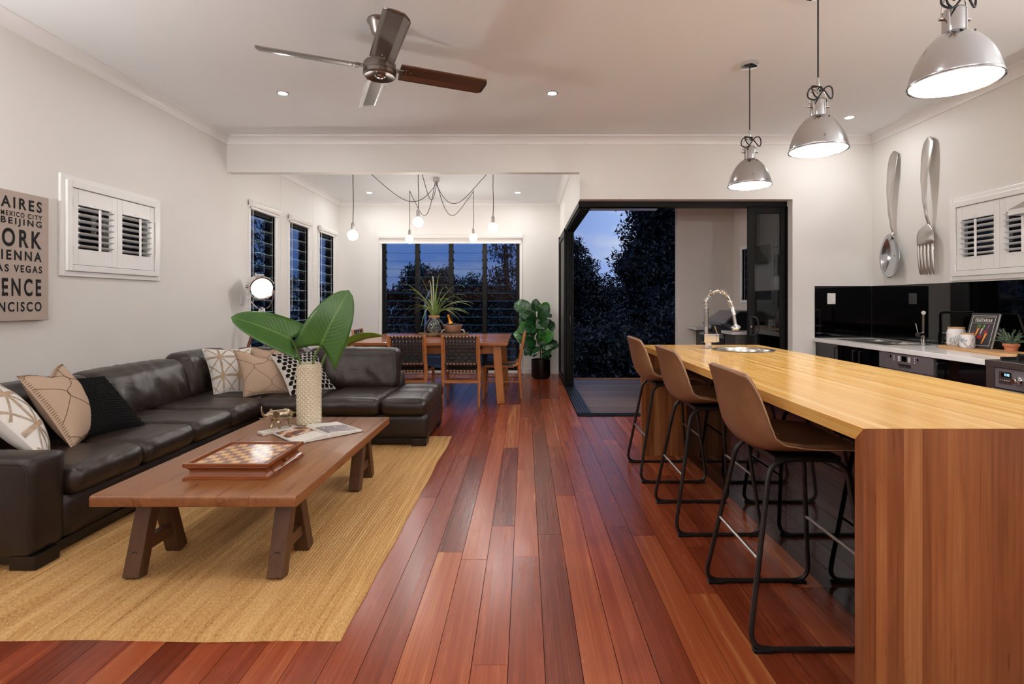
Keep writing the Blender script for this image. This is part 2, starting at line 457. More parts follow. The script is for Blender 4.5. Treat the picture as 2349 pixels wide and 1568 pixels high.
def link(name, data, mat=None, parent=None):
    o = bpy.data.objects.new(name, data); COL.objects.link(o)
    if mat is not None and data is not None:
        mm = M[mat] if isinstance(mat, str) else mat
        if not data.materials: data.materials.append(mm)
    if parent is not None: o.parent = parent
    return o
def thing(name, label, cat, loc=(0, 0, 0), rz=0.0, group=None):
    o = bpy.data.objects.new(name, None); COL.objects.link(o)
    o.location = loc; o.rotation_euler = (0, 0, rz); o.empty_display_size = .1
    o['label'] = label; o['category'] = cat
    if group: o['group'] = group
    return o
def tag(o, label, cat, group=None):
    o['label'] = label; o['category'] = cat
    if group: o['group'] = group
    return o
def struct(o, label=None):
    o['kind'] = 'structure'
    if label: o['label'] = label
    return o
def root(name, loc=(0, 0, 0), rz=0.0, label=None):
    o = bpy.data.objects.new(name, None); COL.objects.link(o)
    o.location = loc; o.rotation_euler = (0, 0, rz); o.empty_display_size = .1
    return struct(o, label)
def stuff(o): o['kind'] = 'stuff'; return o
def kids(o): return [c for c in COL.objects if c.parent is o]
def dup(o, loc, rz=None, label=None, parent=None):
    CH = {}
    for c in COL.objects:
        if c.parent: CH.setdefault(c.parent.name, []).append(c)
    def cp(a, par):
        b = a.copy(); COL.objects.link(b); b.parent = par
        for c in CH.get(a.name, []): cp(c, b)
        return b
    r = cp(o, parent); r.location = loc
    if rz is not None: r.rotation_euler = (0, 0, rz)
    if label: r['label'] = label
    return r
def piece(name, me, parent, loc, rot=(0, 0, 0), scale=(1, 1, 1)):
    o = bpy.data.objects.new(name, me); COL.objects.link(o); o.parent = parent
    o.location = loc; o.rotation_euler = rot; o.scale = scale
    return o
def withmat(me, *mats):
    for m in mats: me.materials.append(M[m] if isinstance(m, str) else m)
    return me
def fillet(pts, r, closed=False, k=5):
    pts = [Vector(p) for p in pts]; m = len(pts); out = []
    for i, p in enumerate(pts):
        if not closed and i in (0, m - 1): out.append(p); continue
        a = pts[i - 1] - p; b = pts[(i + 1) % m] - p
        rr = min(r, a.length * .45, b.length * .45)
        A = p + a.normalized() * rr; B = p + b.normalized() * rr
        for t in range(k + 1):
            t /= k
            out.append(A * (1 - t) ** 2 + p * 2 * t * (1 - t) + B * t * t)
    return out
def bez(p0, p1, p2, p3, n=12):
    p0, p1, p2, p3 = map(Vector, (p0, p1, p2, p3))
    return [p0 * (1 - t) ** 3 + p1 * 3 * t * (1 - t) ** 2 + p2 * 3 * t * t * (1 - t) + p3 * t ** 3 for t in [i / n for i in range(n + 1)]]
def smoothpath(pts, k=6):
    """Catmull-Rom through pts"""
    P = [Vector(p) for p in pts]; out = []
    for i in range(len(P) - 1):
        a, b, c, d = P[max(i - 1, 0)], P[i], P[i + 1], P[min(i + 2, len(P) - 1)]
        for j in range(k):
            t = j / k
            out.append(.5 * ((2 * b) + (c - a) * t + (2 * a - 5 * b + 4 * c - d) * t * t + (3 * b - a - 3 * c + d) * t ** 3))
    out.append(P[-1]); return out
_txt = 0
def text_mesh(body, w, h, thick=.0006):
    """lettering mesh fitted to w x h, in the local xy plane, origin bottom left"""
    cu = bpy.data.curves.new('lettering', 'FONT'); cu.body = body; cu.offset = .028; cu.resolution_u = 8
    cu.space_character = 1.38
    o = bpy.data.objects.new('lettering', cu); COL.objects.link(o)
    bpy.context.view_layer.update()
    me = bpy.data.meshes.new_from_object(o.evaluated_get(bpy.context.evaluated_depsgraph_get()))
    bpy.data.objects.remove(o); bpy.data.curves.remove(cu)
    xs = [v.co.x for v in me.vertices]; ys = [v.co.y for v in me.vertices]
    sx = w / (max(xs) - min(xs)); sy = h / (max(ys) - min(ys)); x0, y0 = min(xs), min(ys)
    for v in me.vertices: v.co = ((v.co.x - x0) * sx, (v.co.y - y0) * sy, thick)
    return me

def slab(mb, u0, u1, z0, z1, holes, put):
    """wall slab with rectangular holes; put(mb, u0, u1, z0, z1) adds one solid block"""
    us = sorted({u0, u1, *[c for h in holes for c in h[:2] if u0 < c < u1]})
    for a, b in zip(us, us[1:]):
        m = (a + b) / 2
        cuts = sorted([(h[2], h[3]) for h in holes if h[0] < m < h[1]])
        z = z0
        for c, d in cuts:
            if c > z + 1e-4: put(mb, a, b, z, c)
            z = d
        if z < z1 - 1e-4: put(mb, a, b, z, z1)

# ------------------------------------------------------------ setting
XL, XR, YW, YD, XD, ZC, ZD, YB = -3.26, 3.786, 5.714, 9.16, .595, 3.065, 3.03, -2.3
W1 = (3.70, 4.60, 1.50, 2.12)                       # shutter window opening on both side walls (Y0, Y1, Z0, Z1)
LV = [(6.19, 6.80), (7.22, 7.83), (8.26, 8.87)]     # three tall louvre windows
LZ = (.10, 2.36)
BW = (-2.51, -.10, .06, 2.34)                       # wide louvre window in the dining room
mb = MB()
slab(mb, YB, YD + .14, 0, 3.2, [W1] + [(a, b, *LZ) for a, b in LV], lambda m, a, b, c, d: m.box(XL - .14, a, c, XL, b, d))
struct(mb.build('wall_left', 'wall'), 'white plaster wall behind the sofa')
mb = MB()
slab(mb, YB, YW + .12, 0, 3.2, [W1], lambda m, a, b, c, d: m.box(XR, a, c, XR + .14, b, d))
struct(mb.build('wall_right', 'wall'), 'white kitchen wall carrying the spoon and fork')
mb = MB()
slab(mb, XD, XR, 0, 3.2, [(XD - .01, 2.919, -.01, 2.385)], lambda m, a, b, c, d: m.box(a, YW, c, b, YW + .12, d))
struct(mb.build('wall_far', 'wall'), 'white wall above and beside the sliding door')
struct(MB().box(XL, YB - .14, 0, XR, YB, 3.2).build('wall_rear', 'wall'), 'plain wall behind the viewpoint')
mb = MB()
slab(mb, XL, XD + .15, 0, 3.2, [BW], lambda m, a, b, c, d: m.box(a, YD, c, b, YD + .14, d))
struct(mb.build('wall_dining_far', 'wall'), 'white dining room wall with the wide louvre window')
mb = MB()
slab(mb, YW + .12, YD, 0, 3.2, [(YW, 9.02, -.01, 2.385)], lambda m, a, b, c, d: m.box(XD, a, c, XD + .15, b, d))
struct(mb.build('wall_dining_right', 'wall'), 'dining room side wall above the stacked door panels')
struct(MB().box(XL, YW, 2.68, XD, YW + .1, 3.2).build('beam', 'wall'), 'dropped bulkhead between living and dining room')
struct(MB().box(XL, YB, ZC, XR, YW, ZC + .15).build('ceiling', 'ceiling'), 'white living room ceiling')
struct(MB().box(XL, YW + .1, ZD, XD, YD, ZD + .15).build('ceiling_dining', 'ceiling'), 'white dining room ceiling')

# coved cornices
def cove(c=.085):
    return [(0, 0), (0, c)] + [(c - (c - .012) * math.cos(t * PI / 16), c - (c - .012) * math.sin(t * PI / 16)) for t in range(9)] + [(c, 0)]
cp = cove()                                          # (out from wall, down from ceiling)
k = 0
def cornice(axis, wallpos, sign, a, b, zc, label):
    global k
    k += 1
    poly = [(wallpos + sign * u, zc - v) for u, v in cp]
    o = MB().prism(poly, a, b, 'y' if axis == 'y' else 'x').build('trim_%d' % k, 'trim', None, True, 30)
    struct(o, label)
cornice('y', XL, 1, YB, YW, ZC, 'coved cornice along the left wall')
cornice('y', XR, -1, YB, YW, ZC, 'coved cornice along the kitchen wall')
cornice('x', YW, -1, XL, XR, ZC, 'coved cornice above the bulkhead')
cornice('y', XL, 1, YW + .1, YD, ZD, 'coved cornice along the dining louvre wall')
cornice('y', XD, -1, YW + .1, YD, ZD, 'coved cornice above the stacked door panels')
cornice('x', YD, -1, XL, XD, ZD, 'coved cornice above the wide louvre window')
mb = MB().box(BW[1] + .06, YD - .014, 0, XD, YD, .1); struct(mb.build('baseboard_dining_far', 'trim', bevel=.003), 'white baseboard behind the fig')
struct(MB().box(XL, YB, 0, XL + .014, 6.1, .1).build('baseboard_left', 'trim', bevel=.003), 'white baseboard behind the sofa')
# vertical panel joints on the dining walls
mb = MB()
for y in (6.98, 8.04): mb.box(XL, y - .012, .1, XL + .003, y + .012, ZD - .085)
struct(mb.build('trim_20', 'wall'), 'flat joint strips between the tall louvre windows')

# floor: loose boards over a dark bed
fl = root('floor', label='polished red hardwood floor')
MB().box(XL, YB, -.12, XR, YW + .06, -.019).build('floor_bed', 'floor_base', fl)
MB().box(XL, YW + .06, -.12, XD, YD, -.019).build('floor_bed', 'floor_base', fl)
MB().box(XL, YB, -.018, XR, .9, 0).build('floor_rear_area', 'floor', fl)
bw = .128
e = .0012; hh = .5
bm = MB().add([(-bw / 2 + .0005, -hh, -.018), (bw / 2 - .0005, -hh, -.018), (bw / 2 - .0005, hh, -.018), (-bw / 2 + .0005, hh, -.018),
               (-bw / 2 + e, -hh + .0006, 0), (bw / 2 - e, -hh + .0006, 0), (bw / 2 - e, hh - .0006, 0), (-bw / 2 + e, hh - .0006, 0)],
              [(4, 5, 6, 7), (0, 1, 5, 4), (1, 2, 6, 5), (2, 3, 7, 6), (3, 0, 4, 7)])
bme = withmat(bm.mesh('floorboard'), 'floor')
x = XL + bw / 2; rb = random.Random(11)
while x < XR - .02:
    yend = YD if x < XD - .02 else YW + .055
    y = .9; first = True
    while y < yend - .05:
        L = rb.uniform(1.1, 2.9)
        if first: L = rb.uniform(.5, 2.6); first = False
        L = min(L, yend - y)
        if yend - y - L < .35: L = yend - y
        piece('floorboard', bme, fl, (x, y + L / 2, 0), scale=(1, L, 1))
        y += L
    x += bw

# ------------------------------------------------------------ outside: deck, patio, garden
dk = root('deck', label='timber deck outside the sliding doors')
MB().box(XD + .16, YW + .13, -.35, 3.3, 8.78, -.06).build('deck_frame', 'black_metal', dk)
dme = withmat(MB().box(-.5, -.041, -.03, .5, .041, 0).mesh('deck_board'), 'deck')
y = YW + .20
while y < 8.75:
    piece('deck_board', dme, dk, (1.95, y, -.03), scale=(2.66, 1, 1)); y += .087
MB().box(.62, 8.76, -.2, 3.3, 8.8, -.015).build('edge_board', 'chair', dk)
mb = MB().box(2.16, 7.42, -.1, 3.1, 7.54, 2.86)
struct(mb.build('wall_patio_far', 'concrete'), 'pale rendered wall at the end of the patio')
mb = MB()
slab(mb, YW + .13, 7.42, -.1, 2.86, [(6.25, 7.12, 1.29, 1.97)], lambda m, a, b, c, d: m.box(2.954, a, c, 3.09, b, d))
struct(mb.build('wall_patio_right', 'concrete'), 'pale rendered side wall of the patio')
struct(MB().box(XD + .15, YW + .12, 2.86, 4.2, 8.95, 3.0).build('roof_patio', 'concrete'), 'flat patio roof')
struct(MB().box(XD + .15, 8.72, 2.80, 2.2, 8.84, 2.86).build('beam_patio', 'concrete'), 'beam at the patio roof edge')
struct(MB().box(-45, 9.6, -1.1, 45, 90, -1.0).box(XD + .3, 8.9, -1.1, 45, 9.6, -1.0).box(-45, -5, -1.1, -3.6, 9.6, -1.0).build('ground', 'grass'), 'dark garden lawn')
# ------------------------------------------------------------ windows and doors
def louvre_window(name, loc, rz, W, Z0, Z1, bays, pitch, tilt, fr, mull, label):
    """local x along the wall, y outward, z up"""
    r = root(name, loc, rz, label)
    d0, d1 = .03, .10
    f = MB().box(0, d0, Z0, fr, d1, Z1).box(W - fr, d0, Z0, W, d1, Z1).box(fr, d0, Z0, W - fr, d1, Z0 + .05).box(fr, d0, Z1 - .04, W - fr, d1, Z1)
    f.build('window_frame', 'bronze', r, bevel=.003)
    bw = (W - 2 * fr - (bays - 1) * mull) / bays
    x = fr
    bh = pitch * 1.12 / 2
    b = MB().box(-bw / 2 + .004, -.004, -bh, bw / 2 - .004, .004, bh)
    me = b.mesh('louvre_blade'); withmat(me, 'glass', 'glass_edge')
    me.polygons[0].material_index = 1; me.polygons[1].material_index = 1
    n = int((Z1 - Z0 - .09) / pitch); z00 = Z0 + .05 + (Z1 - Z0 - .09 - n * pitch) / 2 + pitch / 2
    clip = withmat(MB().box(-.006, -.012, -.012, .006, .012, .03).mesh('blade_clip'), 'bronze')
    for q in range(bays):
        if q: MB().box(x - mull, d0 - .012, Z0 + .05, x, d1, Z1 - .04).build('mullion', 'bronze', r, bevel=.004)
        for i in range(n):
            z = z00 + i * pitch
            bl = piece('louvre_blade', me, r, (x + bw / 2, (d0 + d1) / 2 - .012, z), (tilt, 0, 0))
            for sg in (-1, 1): piece('blade_clip', clip, bl, (sg * (bw / 2 - .006), 0, -bh + .02))
        x += bw + mull
    # white reveal trim on the room side
    t = .045
    MB().box(-t, -.016, Z0 - t, 0, d0, Z1 + t).box(W, -.016, Z0 - t, W + t, d0, Z1 + t).box(0, -.016, Z1, W, d0, Z1 + t).box(0, -.016, Z0 - t, W, d0, Z0).build('window_trim', 'trim', r, bevel=.004)
    return r
for i, (a, b) in enumerate(LV):
    louvre_window('window_%d' % (i + 3), (XL, a, 0), PI / 2, b - a, LZ[0], LZ[1], 1, .143, math.radians(50), .05, .06,
                  ('nearest', 'middle', 'farthest')[i] + ' of the three tall narrow louvre windows')
louvre_window('window_6', (BW[0], YD, 0), 0, BW[1] - BW[0], BW[2], BW[3], 4, .1405, math.radians(14), .06, .075, 'wide four bay louvre window behind the dining table')
louvre_window('window_7', (2.954, 7.12, 0), -PI / 2, .87, 1.29, 1.97, 1, .11, math.radians(40), .03, .05, 'small louvre window beside the barbecue')

def shutter_window(name, loc, rz, W, H, label):
    """plantation shutters: two panels of seven louvres; room side is -y"""
    r = root(name, loc, rz, label)
    def ring(o, i, ya, yb, mbx):
        mbx.box(-o, ya, -o, -i, yb, H + o).box(W + i, ya, -o, W + o, yb, H + o).box(-i, ya, H + i, W + i, yb, H + o).box(-i, ya, -o, W + i, yb, -i)
    m = MB(); ring(.05, .012, -.018, 0, m); m.build('outer_trim', 'trim', r, bevel=.004)
    m = MB(); ring(.012, -.033, -.034, .05, m); m.build('shutter_frame', 'trim', r, bevel=.004)
    MB().box(0, .115, 0, W, .12, H).build('window_pane', 'door_glass', r)
    MB().box(0, .105, 0, .04, .125, H).box(W - .04, .105, 0, W, .125, H).box(.04, .105, H - .04, W - .04, .125, H).box(.04, .105, 0, W - .04, .125, .04).box(W / 2 - .02, .104, .04, W / 2 + .02, .126, H - .04).build('sash_frame', 'bronze', r)
    ix = .036; pw = (W - 2 * ix) / 2
    st = .052; rt = .115; rbm = .115
    n = 7; lh = (H - .072 - rt - rbm) / n
    lw = pw - 2 * st
    prof = [(-.032, 0), (-.02, .0045), (0, .0058), (.02, .0045), (.032, 0), (.02, -.0045), (0, -.0058), (-.02, -.0045)]
    lme = withmat(MB().prism(prof, -lw / 2 - .004, lw / 2 + .004, 'x').mesh('louvre_slat', True, 40), 'trim')
    for q in range(2):
        x0 = ix + q * pw + .001; x1 = x0 + pw - .002; z0, z1 = .036, H - .036
        y0, y1 = -.024, .004
        p = MB().box(x0, y0, z0, x0 + st, y1, z1).box(x1 - st, y0, z0, x1, y1, z1).box(x0 + st, y0, z1 - rt, x1 - st, y1, z1).box(x0 + st, y0, z0, x1 - st, y1, z0 + rbm).build('shutter_panel', 'trim', r, bevel=.003)
        for i in range(n):
            piece('louvre_slat', lme, p, ((x0 + x1) / 2, -.010, z0 + rbm + lh * (i + .5)), (math.radians(-12), 0, 0))
        c = (x0 + x1) / 2 + .01
        MB().box(c - .008, -.052, z0 + rbm - .01, c + .008, -.041, z1 - rt - .012).build('tilt_rod', 'trim', p, bevel=.002)
        MB().lathe([(0, -.006), (.008, -.005), (.009, 0), (0, 0)], 12, (c - .02, y0, z1 - rt + .02), (0, 1, 0)).build('magnet_catch', 'white', p)
        hx = x0 if q == 0 else x1
        for hz in (z0 + .07, z1 - .13): MB().tube([(hx, y0 - .004, hz), (hx, y0 - .004, hz + .06)], .005, 8).build('hinge', 'white', p)
    return r
shutter_window('window_1', (XL, W1[0], W1[2]), PI / 2, W1[1] - W1[0], W1[3] - W1[2], 'white plantation shutters on the sofa wall')
shutter_window('window_2', (XR, W1[1], W1[2]), -PI / 2, W1[1] - W1[0], W1[3] - W1[2], 'white plantation shutters above the kitchen splashback')

# roller blinds
def blind(loc, rz, W, drop, label, group=None):
    t = thing('roller_blind', label, 'blind', loc, rz, group)
    prof = [(-.062, -.02), (-.066, .012), (-.055, .034), (-.03, .043), (-.017, .043), (-.017, -.036), (-.055, -.034)]
    MB().prism(prof, .012, W - .012, 'x').build('headbox', 'white', t, True, 50)
    for a, b in ((0, .012), (W - .012, W)):
        MB().prism([(u * 1.05 if u < -.02 else u, v * 1.06) for u, v in prof], a, b, 'x').build('end_cap', 'trim', t, True, 40)
    MB().box(.02, -.034, -.036 - drop, W - .02, -.0325, -.03).build('fabric', 'blind', t)
    MB().prism([(-.043, -.036 - drop - .016), (-.025, -.036 - drop - .016), (-.025, -.036 - drop + .012), (-.043, -.036 - drop + .012)], .02, W - .02, 'x').build('bottom_rail', 'trim', t, bevel=.004)
    pts = [(.024, -.05, -.03), (.024, -.05, -1.25), (.03, -.05, -1.27), (.036, -.05, -1.25), (.036, -.05, -.03)]
    MB().tube(pts, .0016, 5).build('pull_chain', 'white', t)
    return t
for i, (a, b) in enumerate(LV):
    blind((XL, a - .05, 2.425), PI / 2, b - a + .1, .012, ('white roller blind rolled up over the nearest tall louvre window', 'white roller blind rolled up over the middle tall louvre window', 'white roller blind rolled up over the tall louvre window by the corner')[i], 'rolled up blinds over the tall windows')
blind((BW[0] - .05, YD, 2.40), 0, BW[1] - BW[0] + .1, .07, 'wide white roller blind over the window behind the dining table')

# sliding doors: one stack at the far end of the dining side, one at the right of the kitchen wall
def door_panel(mbf, glassname, parent, put, w, h, x0, y0):
    pass
d1 = root('door_1', label='black framed sliding door on the kitchen side')
HZ = 2.325
MB().box(XD, YW + .12, HZ, 2.93, YW + .235, 2.385).build('door_head', 'bronze', d1, bevel=.003)
mb = MB().box(XD, YW + .055, -.018, 2.93, YW + .235, .004)
for o in (.075, .115, .155, .195): mb.box(XD, YW + o, .004, 2.93, YW + o + .008, .012)
mb.build('floor_track', 'black_metal', d1)
MB().box(2.905, YW + .10, 0, 2.96, YW + .235, HZ).build('door_jamb', 'bronze', d1)
def leaf_x(x0, x1, y, handle):
    f = MB().box(x0, y, .012, x0 + .075, y + .034, HZ).box(x1 - .05, y, .012, x1, y + .034, HZ).box(x0 + .075, y, HZ - .07, x1 - .05, y + .034, HZ).box(x0 + .075, y, .012, x1 - .05, y + .034, .10).build('door_panel', 'bronze', d1, bevel=.003)
    MB().box(x0 + .075, y + .014, .1, x1 - .05, y + .02, HZ - .07).build('door_pane', 'door_glass', f)
    if handle:
        hz = .985
        MB().box(x0 + .012, y - .012, hz - .1, x0 + .045, y, hz + .12).build('lock_plate', 'black_metal', f, bevel=.005)
        MB().tube(smoothpath([(x0 + .03, y - .012, hz + .11), (x0 + .075, y - .04, hz + .10), (x0 + .095, y - .045, hz + .02), (x0 + .085, y - .045, hz - .05), (x0 + .06, y - .035, hz - .09), (x0 + .03, y - .012, hz - .09)], 5), .013, 10).build('door_handle', 'black_metal', f, True)
        MB().lathe([(0, 0), (.011, 0), (.011, .006), (0, .006)], 14, (x0 + .028, y - .018, hz + .005), (0, 1, 0)).build('key_lock', 'chrome', f)
        rg = MB()
        for i in range(7):
            cx = x0 + .115 + i * .034
            if cx < x1 - .07:
                rg.tube([(cx + .019 * math.cos(a * PI / 10), y + .0125, .985 + .019 * math.sin(a * PI / 10)) for a in range(20)], .0018, 4, True)
        rg.build('etched_rings', 'bench_front', f)
leaf_x(2.49, 2.905, YW + .132, True)
leaf_x(2.53, 2.905, YW + .170, False)
d2 = root('door_2', label='black sliding door panels stacked at the dining side')
MB().box(XD, YW + .235, HZ, XD + .15, 9.02, 2.385).build('door_head', 'bronze', d2)
mb = MB()
for o in (.02, .055, .09, .125): mb.box(XD + o, YW + .235, HZ - .012, XD + o + .012, 9.0, HZ)
mb.build('head_track', 'black_metal', d2)
mb = MB().box(XD - .005, YW + .235, -.018, XD + .155, 9.02, .004)
for o in (.02, .055, .09, .125): mb.box(XD + o, YW + .235, .004, XD + o + .008, 9.0, .012)
mb.build('floor_track', 'black_metal', d2)
MB().box(XD - .02, 8.99, 0, XD + .155, 9.04, HZ + .05).build('door_jamb', 'bronze', d2)
for i, xo in enumerate((-.015, .025, .063, .101)):
    y0 = 7.82 + .012 * i; y1 = 8.98; x0 = XD + xo; x1 = x0 + .033
    f = MB().box(x0, y0, .012, x1, y0 + .08, HZ + (.03 if i == 0 else 0)).box(x0, y1 - .06, .012, x1, y1, HZ).box(x0, y0 + .08, HZ - .07, x1, y1 - .06, HZ).box(x0, y0 + .08, .012, x1, y1 - .06, .1).build('door_panel', 'bronze', d2, bevel=.003)
    MB().box(x0 + .013, y0 + .08, .1, x0 + .019, y1 - .06, HZ - .07).build('door_pane', 'stack_glass', f)
    if i == 2:
        MB().box(x0 + .006, y0 - .004, .93, x1 - .006, y0, 1.07).build('latch_plate', 'black_metal', f)
        MB().box(x0 + .011, y0 - .008, .98, x1 - .011, y0 - .003, 1.01).build('latch', 'chrome', f)

# ------------------------------------------------------------ switches
def plate(name, loc, rz, w, h, nb, label, buttons=True):
    t = thing(name, label, 'light switch', loc, rz)
    MB().box(-w / 2, -.01, -h / 2, w / 2, 0, h / 2).build('switch_plate', 'white', t, bevel=.004)
    for i in range(nb):
        z = (i - (nb - 1) / 2) * h * .2
        MB().lathe([(0, -.014), (.007, -.014), (.009, -.01), (.009, -.009), (0, -.009)], 14, (w * .06, 0, z), (0, 1, 0)).build('button', 'trim', t, True)
    return t
plate('light_switch', (3.337, YW - .006, 1.30), 0, .088, .118, 3, 'white three button switch plate on the black splashback')
plate('light_switch', (XL, 6.02, 1.29), PI / 2, .078, .118, 3, 'white switch plate on the wall beside the tripod lamp')

# ------------------------------------------------------------ lights on the ceiling
def downlight(x, y, zc, label):
    t = thing('downlight', label, 'light', (x, y, zc), 0, 'recessed ceiling downlights')
    MB().lathe([(.036, -.004), (.044, -.006), (.052, -.004), (.054, 0), (.036, 0)], 24, closed=True).build('bezel', 'chrome', t, True)
    MB().lathe([(0, -.003), (.0355, -.003), (.0355, -.001), (0, -.001)], 16).build('diffuser', 'em_down', t)
    return t
downlight(-2.09, 4.51, ZC, 'round ceiling downlight left of the fan, nearest the bulkhead')
downlight(.232, 4.51, ZC, 'round ceiling downlight right of the fan above the walkway')
downlight(3.16, 5.10, ZC, 'round ceiling downlight over the kitchen bench corner')
downlight(-2.52, 8.46, ZD, 'small ceiling downlight over the tall louvre windows in the dining room')
downlight(-.12, 8.46, ZD, 'small ceiling downlight by the right end of the wide blind')
for x, y, lab in [(-2.09, 1.6, 'above the near sofa arm'), (.232, 1.6, 'above the near walkway'), (3.16, 2.6, 'above the cooker'), (3.16, .3, 'above the near kitchen end'), (-2.09, -1.2, 'in the rear left ceiling'), (.232, -1.2, 'in the rear middle ceiling')]:  # extra downlights out of view, added to raise the room brightness
    downlight(x, y, ZC, 'unseen round downlight added for brightness, ' + lab)
def added_uplighter(x, y, lab):  # made-up lamp out of view, added to throw light on the ceiling
    t = thing('added_uplighter', 'unseen slim steel floor lamp added to brighten the ceiling, ' + lab, 'lamp', (x, y, 0), 0, 'unseen lamps added for ceiling light')
    MB().lathe([(0, 0), (.14, 0), (.14, .015), (.02, .025), (0, .025)], 28).build('base', 'black_metal', t, True)
    MB().tube([(0, 0, .02), (0, 0, 1.74)], .012, 10).build('pole', 'black_metal', t, True)
    MB().lathe([(0, 1.73), (.03, 1.735), (.10, 1.775), (.15, 1.84), (.145, 1.84), (.095, 1.785), (0, 1.745)], 28).build('bowl', 'enamel', t, True)
    MB().sphere((0, 0, 1.86), .06, 12, 8).build('globe', 'em_fill', t, True)
for x, y, lab in [(-2.95, 1.7, 'by the sofa wall'), (-1.2, -1.8, 'left of the rear wall'), (1.7, -1.8, 'right of the rear wall'), (3.4, 1.5, 'by the kitchen wall')]: added_uplighter(x, y, lab)

# pendants
def pendant(loc, label):
    t = thing('pendant_lamp', label, 'lamp', loc, 0, 'metal dome pendants over the island')
    zr = 2.14 - ZC                                 # rim height below the ceiling
    MB().lathe([(0, 0), (.064, 0), (.066, -.006), (.064, -.03), (.05, -.034), (0, -.034)], 28).build('ceiling_canopy', 'chrome', t, True)
    top = zr + .42
    MB().tube([(0, 0, -.03), (0, 0, top)], .0045, 8).build('cord', 'cord', t)
    MB().lathe([(0, top), (.006, top), (.008, top - .02), (.01, top - .05), (.006, top - .09), (0, top - .09)], 12).build('cord_grip', 'chrome', t, True)
    R = .155; H = .198
    prof = [(R * math.sqrt(max(0, 1 - (i / 14) ** 1.45 * .92)), zr + H * i / 14) for i in range(15)]
    sh = MB().lathe(prof, 40).build('shade', 'polished', t, True, 180, solid=.0025)
    ins = MB().lathe([(r - .006, z + .001) for r, z in prof] + [(0, zr + H)], 32).build('shade_lining', 'enamel', sh, True, 180)
    MB().tube([((R) * math.cos(a * PI / 24), R * math.sin(a * PI / 24), zr) for a in range(48)], .003, 6, True).build('rim', 'polished', sh, True)
    MB().lathe([(.036, zr + H - .008), (.040, zr + H - .004), (.040, zr + H + .085), (.034, zr + H + .095), (0, zr + H + .095)], 24).build('lamp_holder', 'polished', t, True)
    for a in (0, PI / 2, PI, 1.5 * PI):
        ca, sa = math.cos(a + .5), math.sin(a + .5)
        MB().tube([(.041 * ca, .041 * sa, zr + H), (.041 * ca, .041 * sa, zr + H + .08)], .003, 6).build('rib', 'chrome', t)
    zt = top - .085
    arch = smoothpath([(-.052, 0, zr + H + .055), (-.047, 0, zr + H + .11), (-.03, 0, zr + H + .155), (0, 0, zt), (.03, 0, zr + H + .155), (.047, 0, zr + H + .11), (.052, 0, zr + H + .055)], 5)
    br = MB().tube(arch, .0035, 8).build('bracket', 'chrome', t, True)
    for sg in (-1, 1):
        MB().tube([(sg * .038, 0, zr + H + .055), (sg * .062, 0, zr + H + .055)], .0065, 8).build('thumb_screw', 'chrome', br)
    q = zr + H + .13
    loops = smoothpath([(0, 0, zt), (.01, -.02, q + .03), (-.06, -.03, q + .02), (-.075, -.03, q - .03), (-.03, -.035, q - .045), (.02, -.04, q + .02), (.065, -.02, q + .03), (.085, 0, q - .005), (.06, -.02, q - .035),
                        (0, -.045, q + .01), (-.045, -.02, q + .035), (-.01, .02, q), (.03, .02, q - .03), (0, 0, zr + H + .095)], 6)
    MB().tube(loops, .0042, 7).build('spare_cable', 'cord', t, True)
    MB().tube(smoothpath([(-.02, -.05, zr + H - .012), (-.03, -.07, zr + H - .02), (0, -.062, zr + H - .025), (.02, -.075, zr + H - .025), (.03, -.06, zr + H - .015)], 5), .0025, 6).build('shade_clip', 'black_metal', t)
    MB().lathe([(0, 0), (.008, 0), (.008, .006), (0, .006)], 10, (0, -.075, zr + H - .032), (0, -1, .6)).build('thumb_nut', 'chrome', t)
    MB().sphere((0, 0, zr + .085), .042, 12, 8).build('bulb', 'em_pend', t, True)
    return t
p0 = pendant((1.69, 3.94, ZC), 'metal dome pendant hanging over the island sink end')
dup(p0, (1.69, 3.02, ZC), 0, 'middle metal dome pendant over the island, coiled black cable on top')
dup(p0, (1.71, 2.085, ZC), 0, 'largest looking metal dome pendant over the near island end, top cut off by the frame')

# ceiling fan
f = thing('ceiling_fan', 'brushed metal four blade ceiling fan above the living area', 'fan', (-.932, 3.35, 0), 0)
MB().lathe([(0, ZC), (.078, ZC), (.08, ZC - .012), (.072, ZC - .022), (.066, ZC - .03), (.05, ZC - .085), (.03, ZC - .105), (0, ZC - .105)], 32).build('ceiling_canopy', 'fan_steel', f, True)
MB().tube([(0, 0, ZC - .1), (0, 0, 2.79)], .013, 12).build('down_rod', 'fan_steel', f, True)
MB().lathe([(0, 2.815), (.05, 2.81), (.09, 2.80), (.102, 2.785), (.102, 2.745), (.098, 2.742), (.104, 2.737), (.104, 2.715), (.094, 2.706), (.088, 2.708), (.03, 2.725), (0, 2.725)], 40).build('motor_housing', 'fan_steel', f, True)
MB().lathe([(0, 2.702), (.024, 2.702), (.034, 2.71), (.034, 2.73), (0, 2.73)], 28).build('centre_cap', 'polished', f, True)
